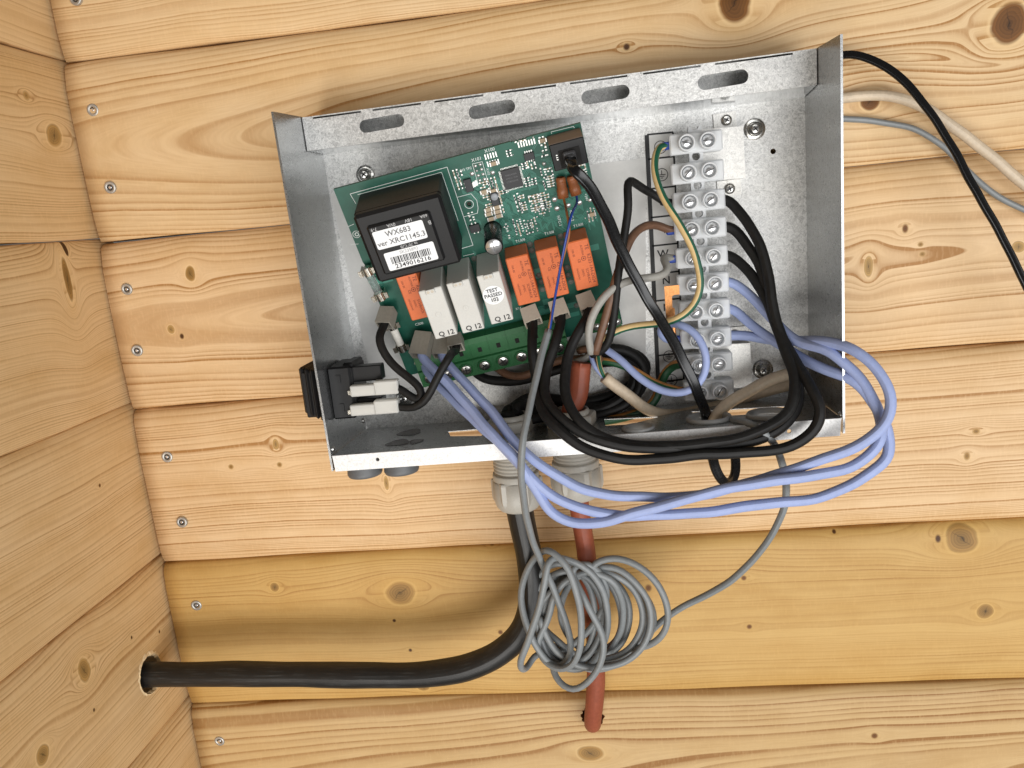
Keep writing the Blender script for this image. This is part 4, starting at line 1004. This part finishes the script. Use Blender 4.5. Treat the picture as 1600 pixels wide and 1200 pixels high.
# ---- push-on sleeves on the board
FA = {}
def faston(key, top, mouth, w, t_, mat, h0, h1):
    """hollow sleeve from pixel top to pixel mouth (centre line of its front face)"""
    a = pf(*U(*top, h0), h0); b = pf(*U(*mouth, h1), h1); ax = b - a; L = np.linalg.norm(ax); ax /= L
    side = PU - ax * np.dot(PU, ax); side /= np.linalg.norm(side); out = np.cross(ax, side)
    if np.dot(out, PN) < 0: out = -out
    mb = M(); a = a - out * t_ / 2; b = b - out * t_ / 2
    def rect(c, hw, ht): return [c - side * hw - out * ht, c + side * hw - out * ht, c + side * hw + out * ht, c - side * hw + out * ht]
    o0, o1, i1, i0 = rect(a, w / 2 * .92, t_ / 2 * .95), rect(b, w / 2, t_ / 2), rect(b, w / 2 - .75, t_ / 2 - .75), rect(b - ax * L * .6, w / 2 - .8, t_ / 2 - .8)
    fs = [(0, 1, 2, 3)]
    for k in range(3):
        for i in range(4): fs.append((k * 4 + i, k * 4 + (i + 1) % 4, (k + 1) * 4 + (i + 1) % 4, (k + 1) * 4 + i))
    fs.append((12, 13, 14, 15)); mb.add(o0 + o1 + i1 + i0, fs)
    part('push_on_sleeve', mb, mat, pcb); FA[key] = (b - ax * L * .45, ax)
faston('sw_a', (604, 478), (597, 503), 8.0, 6.5, MAT['sleeve'], 5, 13)
faston('bl_1', (661, 517), (652, 552), 9.6, 7.0, MAT['sleeve'], 6, 16)
faston('bl_2', (668, 535), (660, 572), 9.2, 6.5, MAT['sleeve'], 1.5, 8)
faston('bl_3', (690, 525), (686, 552), 8.2, 6.5, MAT['sleeve'], 5, 13)
faston('sw_b', (709, 520), (710, 538), 7.6, 6.5, MAT['sleeve'], 10, 17)
faston('bk_1', (824, 478), (832, 500), 8.8, 6.5, MAT['sleeve_b'], 7, 14.5)
faston('bk_2', (868, 468), (876, 491), 8.8, 6.5, MAT['sleeve_b'], 7, 14.5)
faston('bk_3', (911, 457), (920, 480), 8.6, 6.5, MAT['sleeve_b'], 7, 14.5)
# ---- green screw terminals along the lower edge
scx = [(671, 590), (701, 584), (728.7, 577), (757, 570.7), (785, 564.5), (813.5, 558.5), (845, 552), (873.5, 544)]
uvs = [U(x, y, 9.5) for x, y in scx]; pitch = (uvs[7][0] - uvs[0][0]) / 7; vmean = sum(q[1] for q in uvs) / 8
for k in range(8):
    uc = uvs[0][0] + pitch * k; mb = M(); w = pitch / 2 - .04
    # stepped body profile (v, h)
    prf = [(vmean - 15.5, .2), (vmean - 15.5, 6.2), (vmean - 13.0, 7.5), (vmean - 5.0, 7.8), (vmean - 4.6, 9.2), (vmean + 4.4, 9.6), (vmean + 4.6, 1.5), (vmean + 3.0, .2)]
    L0 = [pf(uc - w, *p_) for p_ in prf]; L1 = [pf(uc + w, *p_) for p_ in prf]; n = len(prf)
    mb.add(L0 + L1, [tuple(range(n)), tuple(range(n, 2 * n))[::-1]] + [(i, (i + 1) % n, n + (i + 1) % n, n + i) for i in range(n)])
    mb.lathe(pf(uc, vmean, 9.35), PN, [(3.75, 0), (3.75, .55), (3.45, .8), (3.2, .8), (3.1, -.2)], 24, 0, True, PU, False)
    t = part('green_terminal', mb, MAT['green_t'], pcb)
    mb = M(); c = pf(uc, vmean, 9.0); mb.lathe(c, PN, [(2.85, 0), (2.85, .9), (2.5, 1.2), (.01, 1.25)], 22, 0, True, PU, False)
    a = random.uniform(0, 1.5); e1 = PU * math.cos(a) + PV * math.sin(a); e2 = np.cross(PN, e1)
    for e, f in ((e1, e2), (e2, e1)):
        q = c + PN * 1.32; mb.add([q - e * 1.9 - f * .38, q + e * 1.9 - f * .38, q + e * 1.9 + f * .38, q - e * 1.9 + f * .38], [(0, 1, 2, 3)], 1)
    part('screw', mb, [MAT['steel'], MAT['steel_dark']], t)
    mb = M(); bbox(mb, uc - 1.0, uc + 1.0, vmean - 10.2, vmean - 7.6, 7.5, 8.0, .1); part('test_slot', mb, MAT['dark'], t)
mb = M(); c = U(936, 505, 6); bbox(mb, c[0] - 5, c[0] + 11, c[1] - 5.5, c[1] + 5, .2, 6.4, .4); t = part('corner_terminal', mb, MAT['green_t'], pcb)
mb = M()
for k in (-1.5, 4, 9): mb.lathe(pf(c[0] + k, c[1] + 1.5, 6.4), PN, [(2.0, 0), (2.0, .5), (.01, .7)], 16, 0, True, PU, False)
part('solder_blobs', mb, MAT['pad'], t)

# ------------------------------------------------------------------ cables and wires
def cable(name, pts, r, mat, label, cat='wire', group=None, n=12, flat=None, ref=None, step=2.2, extra=None):
    p = spline(pts, step); mb = M(); ph = rng.uniform(0, 6.28, 6); amp_ = min(.2, r * .1) if r < 4 else .06
    for i in range(2, len(p) - 2): p[i] = p[i] + amp_ * A([math.sin(i * .31 + ph[0]) + .5 * math.sin(i * .83 + ph[1]), math.sin(i * .27 + ph[2]), math.sin(i * .36 + ph[3]) + .5 * math.sin(i * .7 + ph[4])])
    mb.tube(p, [r * (1 + .025 * math.sin(i * .23 + ph[5])) for i in range(len(p))], n, 0, flat, True, ref)
    if extra is None:
        o = solid(name, mb, mat, p[0], label, cat, group); return o
    t = thing(name, p[0], label, cat, group); part('sheath', mb, mat, t)
    for nm, ep, er, em in extra: mb = M(); mb.tube(spline(ep, 1.6), er, 10); part(nm, mb, em, t)
    return t
# thick black conduit: hole in the side wall -> bend -> left gland
zc_ = -339.5
g1 = cg1 + A([0, 0, -36])
cable('conduit', [A([-30, -33.5, zc_]), A([0, -33.5, zc_ - .5]), A([14, -33.8, zc_ - .8])] + wp([(380, 1053, 35), (480, 1054, 36), (580, 1055, 37), (660, 1054, 38), (725, 1044, 39), (778, 1022, 40), (812, 992, 40.5), (829, 955, 41), (832, 915, 41), (827, 870, 41), (819, 832, 41)]) + [A([cg1[0] + .2, cg1[1], -252]), A([cg1[0], cg1[1], -240]), cg1 + A([0, 0, 6])], 7.0, MAT['conduit'], 'thick scuffed black conduit bending from the side wall hole up into its gland', 'conduit', n=24)
# red-brown cable: right gland -> wall hole
rp_ = [P(908, 566, 40), P(905, 592, 40.5), P(902, 625, 41), cg2 + A([0, 0, 9]), cg2 + A([0, 0, 0]), A([cg2[0], cg2[1], -248])] + wp([(914, 850, 39), (920, 900, 37), (927, 960, 34), (931, 1020, 30), (931, 1070, 26), (928, 1105, 22), (926, 1128, 16)]) + [HR + A([0, -5, -2.0]), HR + A([0, 6, 0]), HR + A([0, 18, 1])]
cable('red_cable', rp_, 5.0, MAT['red_w'], 'red-brown silicone cable hanging from the right gland into the wall', 'cable', n=20)
# three blue wires from the board, sweeping out to the right and back to the neutral rows
def fa(key, k=0.0): b, ax = FA[key]; return [b - ax * 2, b + ax * 4]
for key, row, r_, lab, pts in (
    ('bl_1', 5, 2.4, 'blue wire from the double sleeve to the sixth terminal row', [(690, 588, 46), (730, 633, 60), (775, 685, 74), (805, 715, 80), (840, 770, 80), (860, 800, 80), (890, 815, 80), (935, 817, 82), (1000, 800, 84), (1100, 772, 86), (1200, 752, 86), (1290, 740, 84), (1345, 722, 82), (1378, 685, 80), (1372, 645, 76), (1345, 592, 72), (1300, 552, 66), (1240, 530, 50), (1195, 485, 34), (1165, 455, 27)]),
    ('bl_2', 6, 2.4, 'blue wire from the lower sleeve to the seventh terminal row', [(700, 617, 46), (740, 655, 62), (790, 702, 76), (825, 740, 80), (870, 780, 80), (930, 800, 80), (1000, 806, 80), (1100, 800, 80), (1200, 787, 80), (1290, 775, 78), (1350, 745, 78), (1388, 712, 78), (1390, 685, 76), (1372, 640, 74), (1330, 592, 70), (1280, 575, 60), (1235, 548, 46), (1190, 520, 34), (1160, 497, 27)]),
    ('bl_3', 7, 2.4, 'blue wire from the single sleeve to the eighth terminal row', [(722, 592, 46), (765, 640, 60), (800, 685, 72), (845, 727, 78), (900, 760, 78), (960, 774, 78), (1030, 777, 78), (1100, 773, 78), (1190, 748, 80), (1280, 720, 82), (1350, 690, 84), (1388, 655, 84), (1392, 615, 82), (1370, 575, 78), (1330, 545, 72), (1275, 533, 58), (1230, 532, 40), (1190, 530, 30), (1165, 524, 27)])):
    cable('blue_wire', fa(key) + wp(pts) + [TR_(row) + A([1.5, 0, 0]), TR_(row) + A([-4, 0, 0])], r_, MAT['blue_w'], lab, 'wire', 'blue wires looping round the right of the box')
# three black wires from the orange relays to rows 3-5
for key, row, lab, pts in (
    ('bk_1', 2, 'black wire from the left orange relay to the third terminal row', [(831, 540, 46), (836, 590, 50), (843, 630, 62), (865, 663, 74), (905, 697, 78), (960, 715, 80), (1030, 718, 80), (1100, 709, 80), (1180, 707, 80), (1235, 698, 80), (1275, 668, 78), (1284, 640, 76), (1265, 602, 70), (1240, 560, 58), (1215, 510, 48), (1203, 450, 42), (1193, 400, 38), (1172, 352, 33), (1150, 325, 28)]),
    ('bk_2', 3, 'black wire from the middle orange relay to the fourth terminal row', [(868, 535, 46), (852, 585, 52), (853, 625, 62), (880, 655, 72), (920, 683, 76), (975, 697, 78), (1050, 700, 78), (1130, 696, 76), (1190, 685, 74), (1232, 660, 70), (1247, 630, 66), (1245, 585, 60), (1225, 535, 50), (1205, 480, 40), (1187, 415, 34), (1160, 372, 28)]),
    ('bk_3', 4, 'black wire from the right orange relay to the fifth terminal row', [(910, 510, 46), (890, 545, 50), (882, 590, 58), (888, 630, 66), (912, 665, 74), (950, 687, 76), (1010, 698, 77), (1090, 693, 78), (1160, 684, 78), (1205, 664, 76), (1235, 638, 72), (1242, 595, 66), (1228, 550, 56), (1210, 500, 46), (1190, 455, 36), (1160, 412, 29)])):
    cable('black_wire', fa(key) + wp(pts) + [TR_(row) + A([1.5, 0, 0]), TR_(row) + A([-4, 0, 0])], 2.45, MAT['black_rub'], lab, 'wire', 'black wires from the orange relays')
# flat black cable: plug -> across the box -> grommet -> loop below -> behind the box -> out to the right
pl = pf(108.0, 8.6, 17.0)
GX = lambda g: bo + bex * g[0] + bey * g[1]
g2 = GX(GR[1])
cable('flat_cable', [pl, pl + PN * 4 + PV * 2] + wp([(896, 262, 80), (920, 290, 76), (947, 338, 68), (978, 405, 57), (1012, 468, 50), (1045, 520, 52), (1075, 580, 54), (1095, 625, 50), (1106, 655, 46)]) + [g2 + A([-1.5, 0, -2])] + wp([(1113, 712, 36), (1122, 742, 33), (1136, 757, 30), (1147, 748, 25), (1149, 720, 20), (1146, 690, 14)]), 2.55, MAT['black_gloss'], 'flat black cable running diagonally from the board plug through the grommet', 'cable', n=24, flat=.62, ref=(.25, -1, .1))
cable('flat_cable', wp([(1255, 120, 4), (1290, 92, 8), (1330, 84, 14), (1365, 95, 18), (1405, 120, 22), (1445, 163, 26), (1485, 225, 28), (1520, 290, 30), (1555, 350, 32), (1600, 440, 34), (1660, 560, 36)]), 1.9, MAT['black_gloss'], 'flat black cable arching out past the upper right of the box', 'cable', n=24, flat=.66, ref=(.3, -1, .2))
# beige sheathed cable: through the grommet, loops right inside the box and ends in bared conductors
tip = P(944, 589, 44)
cable('beige_cable', [g2 + A([1.5, 6, -6]), g2 + A([2.5, 1, -2]), P(1117, 652, 46), P(1140, 628, 44), P(1180, 605, 40), P(1225, 586, 34), P(1250, 583, 27), P(1258, 590, 22), P(1240, 600, 19), P(1200, 611, 17), P(1150, 625, 17), P(1100, 640, 20), P(1050, 649, 28), P(1015, 641, 36), P(980, 618, 42), tip], 2.9, MAT['beige_w'], 'beige sheathed cable looping inside the box with bared conductors', 'cable', n=16,
      extra=[('conductor', [tip, P(934, 580, 44), P(926, 566, 42), P(923, 552, 38)], 1.2, MAT['blue_w']), ('conductor', [tip, P(938, 578, 45), P(935, 562, 43), P(934, 548, 40)], 1.2, MAT['yg']), ('conductor', [tip, P(936, 580, 43), P(931, 566, 41), P(930, 548, 38)], 1.1, MAT['brown_w'])])
# cables passing behind the box on the right
cable('beige_cable', wp([(1270, 165, 5), (1318, 153, 8), (1360, 148, 10), (1420, 158, 12), (1470, 183, 13), (1520, 222, 14), (1570, 262, 15), (1640, 320, 16)]), 2.5, MAT['beige_w'], 'beige round cable emerging behind the right side of the box', 'cable', n=16)
cable('grey_cable', wp([(1270, 186, 5), (1318, 186, 6), (1370, 190, 7), (1425, 200, 7), (1475, 230, 8), (1515, 270, 8), (1555, 305, 9), (1640, 345, 10)]), 1.45, MAT['grey_w'], 'thin grey cable emerging behind the right side below the beige cable', 'cable')
# grey probe cable with its coil
def loop(cx, cy, rx, ry, rot, a0, a1, d0, d1, n=11):
    out = []; c, s_ = math.cos(math.radians(rot)), math.sin(math.radians(rot))
    for k in range(n):
        f = k / n; a = math.radians(a0 + (a1 - a0) * f); x, y = rx * math.cos(a), ry * math.sin(a)
        out.append((cx + c * x - s_ * y, cy + s_ * x + c * y, d0 + (d1 - d0) * f))
    return out
gp = [(857, 516, 50), (847, 555, 58), (834, 605, 68), (823, 655, 78), (816, 700, 84), (815, 745, 82), (820, 795, 76), (831, 840, 68), (846, 878, 60), (860, 910, 55)]
gp += [(880, 960, 54), (893, 1005, 54), (889, 1030, 54), (872, 1044, 53), (850, 1030, 52), (830, 995, 52), (816, 950, 52), (815, 915, 52), (826, 885, 52), (845, 862, 54), (858, 858, 60), (880, 875, 63), (897, 912, 64), (907, 960, 64), (907, 1010, 63), (895, 1040, 60), (870, 1046, 56), (846, 1028, 50)]
gp += loop(878, 960, 52, 82, -4, 140, -225, 46, 44)
gp += loop(922, 965, 88, 80, 0, 135, -225, 42, 40)
gp += loop(926, 964, 80, 74, 8, 135, -225, 38, 37)
gp += loop(915, 963, 70, 72, 0, 135, -225, 36, 42)
gp += loop(932, 962, 74, 70, 12, 135, -225, 46, 50)
gp += loop(885, 966, 58, 76, 6, 135, -225, 50, 44)
gp += loop(930, 970, 92, 74, -6, 135, -225, 43, 47)
gp += loop(924, 966, 84, 79, 4, 135, -225, 44, 40)
gp += loop(905, 962, 66, 78, -8, 135, -225, 38, 46)
gp += loop(892, 962, 58, 86, -6, 135, -105, 47, 56)
gp += [(868, 868, 60), (856, 876, 64), (852, 905, 66), (842, 950, 66), (826, 1000, 64), (813, 1035, 62), (815, 1048, 58), (826, 1042, 50), (838, 1018, 44), (860, 1020, 42)]
gp += [(890, 1010, 44), (925, 980, 46), (945, 945, 48), (947, 915, 50), (930, 885, 52), (910, 878, 54), (892, 888, 52)]
gp += [(905, 920, 58), (925, 960, 60), (944, 1000, 60), (940, 1035, 60), (918, 1068, 58), (895, 1079, 56), (873, 1066, 52), (861, 1040, 46), (870, 1005, 38)]
gp += loop(928, 968, 82, 78, 0, 100, -215, 33, 46)
gp += [(842, 960, 48), (862, 1010, 50), (900, 1040, 52), (950, 1042, 52), (1000, 1018, 52), (1018, 970, 52), (1005, 925, 52), (965, 888, 50), (915, 892, 46), (880, 930, 40), (880, 980, 36), (910, 1015, 34), (955, 1010, 38), (975, 960, 46), (955, 905, 52), (920, 893, 52), (930, 878, 52), (960, 871, 54), (1000, 885, 56), (1032, 920, 57), (1044, 960, 57), (1038, 990, 56), (1012, 1010, 52), (985, 1014, 46)]
# slack end leaves the coil to the right
ge = [(985, 1012, 40), (1010, 992, 42), (1040, 965, 44), (1090, 937, 46), (1140, 908, 50), (1180, 872, 54), (1210, 828, 58), (1228, 780, 62), (1226, 735, 68), (1210, 695, 73), (1192, 675, 75), (1172, 661, 71), (1150, 656, 62), (1130, 660, 52)]
gpts = wp(gp); gend = wp(ge) + [g2 + A([3.5, -1, -1]), g2 + A([3, 0, -14])]
e0 = P(857, 516, 50)
cable('grey_probe_cable', gpts, 1.72, MAT['grey_w'], 'thin grey probe cable gathered in a loose coil below the box', 'cable', n=10, step=2.6,
      extra=[('conductor', [PROBE[0] - PN * 0, PROBE[0] + PN * 3 + PV * 3, P(886, 335, 62), P(890, 360, 64), P(878, 410, 62), P(866, 470, 56), e0], .62, MAT['thin_brown']),
             ('conductor', [PROBE[1], PROBE[1] + PN * 3 + PV * 3, P(893, 335, 64), P(886, 365, 66), P(877, 410, 64), P(868, 460, 58), e0 + A([.6, 0, 0])], .6, MAT['thin_blue'])])
cable('grey_probe_cable', gend, 1.72, MAT['grey_w'], 'thin grey cable rising in an arc from the coil to the grommet', 'cable', n=10)
# ---- wires on the left of the terminal strip
def ferr(row, w):
    mb = M(); mb.box(TL_(row) + A([-1.6, 0, 0]), EX, EY, EZ, 4.2, 4.2, 3.6, .6); part('ferrule', mb, MAT['ferrule'], w)
def lwire(name, row, pts, r, mat, label, ferrule=True, group=None):
    t0 = TL_(row); p = spline([t0 + A([2, 0, 0]), t0 + A([-2.5, 0, 0])] + wp(pts)); mb = M(); mb.tube(p, r, 12)
    t = thing(name, t0, label, 'wire', group); part('insulation', mb, mat, t)
    if ferrule: ferr(row, t)
lwire('earth_wire', 0, [(1030, 228, 28), (1023, 248, 32), (1024, 275, 36), (1037, 310, 41), (1062, 350, 44), (1084, 392, 45), (1094, 430, 45), (1094, 455, 45), (1080, 483, 44), (1052, 501, 42), (1015, 507, 39), (985, 510, 36), (955, 521, 34), (935, 540, 34), (922, 562, 34)], 1.75, MAT['yg'], 'green and yellow earth wire curving from the top terminal row')
lwire('black_wire', 2, [(1030, 309, 26), (1008, 297, 30), (992, 286, 34), (983, 279, 38), (980, 290, 41), (982, 320, 43), (976, 365, 44), (967, 420, 46), (962, 470, 47), (956, 515, 46), (946, 545, 44), (925, 555, 40)], 2.0, MAT['black_rub'], 'black wire peaking left of the third terminal row', False)
lwire('brown_wire', 3, [(1032, 352, 28), (1012, 351, 32), (995, 360, 36), (987, 370, 40), (978, 390, 42), (964, 430, 45), (952, 475, 47), (941, 515, 47), (930, 552, 44)], 2.0, MAT['brown_w'], 'brown wire bending down from the fourth terminal row')
lwire('grey_wire', 4, [(1040, 400, 27), (1034, 404, 30), (1042, 412, 34), (1046, 424, 37), (1032, 432, 40), (1000, 435, 43), (972, 442, 46), (945, 462, 48), (927, 490, 49), (919, 520, 48), (924, 552, 44)], 1.9, MAT['grey_l'], 'light grey wire hooking left from the fifth terminal row')
lwire('blue_wire', 7, [(1045, 533, 24), (1034, 527, 26), (1030, 516, 30), (1040, 507, 35), (1060, 506, 42), (1082, 516, 46), (1098, 538, 49), (1105, 565, 50), (1098, 592, 51), (1080, 610, 51), (1055, 615, 50), (1025, 607, 48), (995, 587, 45), (970, 562, 41), (945, 545, 36)], 1.85, MAT['blue_w'], 'blue wire looping round in front of the lower terminal rows')
lwire('earth_wire', 8, [(1052, 571, 22), (1040, 580, 22), (1033, 594, 21), (1030, 612, 21), (1022, 630, 22), (1000, 644, 24), (960, 655, 26), (910, 660, 28), (868, 655, 30)], 2.4, MAT['og'], 'dark green and orange earth wire curling down from the ninth terminal row', False)
lwire('earth_wire', 9, [(1056, 608, 26), (1040, 605, 30), (1015, 594, 34), (990, 578, 36), (965, 568, 36), (940, 563, 34), (915, 566, 30)], 1.9, MAT['og'], 'orange and green earth wire entering the bottom terminal row', False)
# ---- heavy black cores in the bottom of the box
cor = [([cg1 + A([-2, 0, 4]), cg1 + A([-2, 1, 10]), P(800, 640, 30), P(825, 622, 25), P(870, 625, 22), P(930, 638, 22), P(985, 625, 20), P(1007, 595, 19), P(1002, 567, 19), P(978, 549, 20), P(945, 546, 22), P(915, 553, 22)], 3.0, 'heavy black core curving up behind the beige cable'),
       ([cg1 + A([1, 0, 4]), cg1 + A([1, -1, 9]), P(822, 655, 34), P(850, 640, 28), P(900, 645, 24), P(955, 632, 24), P(992, 600, 22), P(992, 575, 22), P(972, 563, 22), P(940, 566, 24)], 2.8, 'heavy black core running low behind the red-brown cable'),
       ([cg1 + A([3, 2, 4]), cg1 + A([3, 3, 12]), P(838, 640, 26), P(880, 633, 19), P(940, 622, 17), P(990, 600, 17), P(1012, 575, 16), P(1000, 556, 17), P(970, 548, 19), P(938, 552, 24)], 2.6, 'heavy black core nearest the back plate below the board'),
       ([cg1 + A([-3, -2, 4]), cg1 + A([-3, -2, 10]), P(812, 662, 44), P(845, 652, 38), P(890, 655, 30), P(940, 648, 26), P(980, 630, 25), P(1000, 604, 24), P(996, 580, 25), P(960, 560, 28), P(925, 560, 32)], 2.3, 'black core passing just above the locknuts of the glands'),
       ([P(738, 575, 14), P(750, 590, 16), P(790, 596, 18), P(840, 588, 20), P(880, 575, 22), P(918, 565, 24)], 2.5, 'black wire tucked under the green screw terminals')]
for pts, r_, lb in cor: cable('black_core', pts, r_, MAT['black_rub'], lb, 'wire', 'black cores in the bottom of the box', n=14)
cable('brown_core', [P(775, 574, 16), P(790, 585, 18), P(815, 588, 21), P(845, 576, 23), P(880, 562, 26), P(915, 560, 28)], 2.1, MAT['brown_w'], 'brown wire tucked under the green screw terminals', 'wire')
cable('brown_core', [P(905, 548, 32), P(918, 542, 36), P(930, 550, 38), P(938, 564, 36)], 2.0, MAT['brown_w'], 'short brown core end above the red-brown cable', 'wire')
cable('grey_core', [P(899, 566, 34), P(912, 562, 36), P(924, 556, 38), P(930, 546, 38)], 1.8, MAT['grey_l'], 'short light grey core end above the red-brown cable', 'wire')
# ---- switch wires
cable('switch_wire', fa('sw_a') + wp([(593, 525, 52), (597, 548, 54), (615, 572, 56), (640, 592, 58), (658, 606, 60), (661, 620, 60), (652, 627, 60), (637, 617, 60)]) + [SWT[0], SWT[0] + A([-3, 0, 0])], 2.0, MAT['black_rub'], 'black wire from the fuse sleeve to the upper switch sleeve', 'wire', 'switch wires')
cable('switch_wire', fa('sw_b') + wp([(703, 555, 60), (690, 580, 62), (676, 603, 63), (668, 622, 63), (655, 635, 62), (638, 638, 60)]) + [SWT[1], SWT[1] + A([-3, 0, 0])], 2.0, MAT['black_rub'], 'black wire from below the left grey relay to the lower switch sleeve', 'wire', 'switch wires')
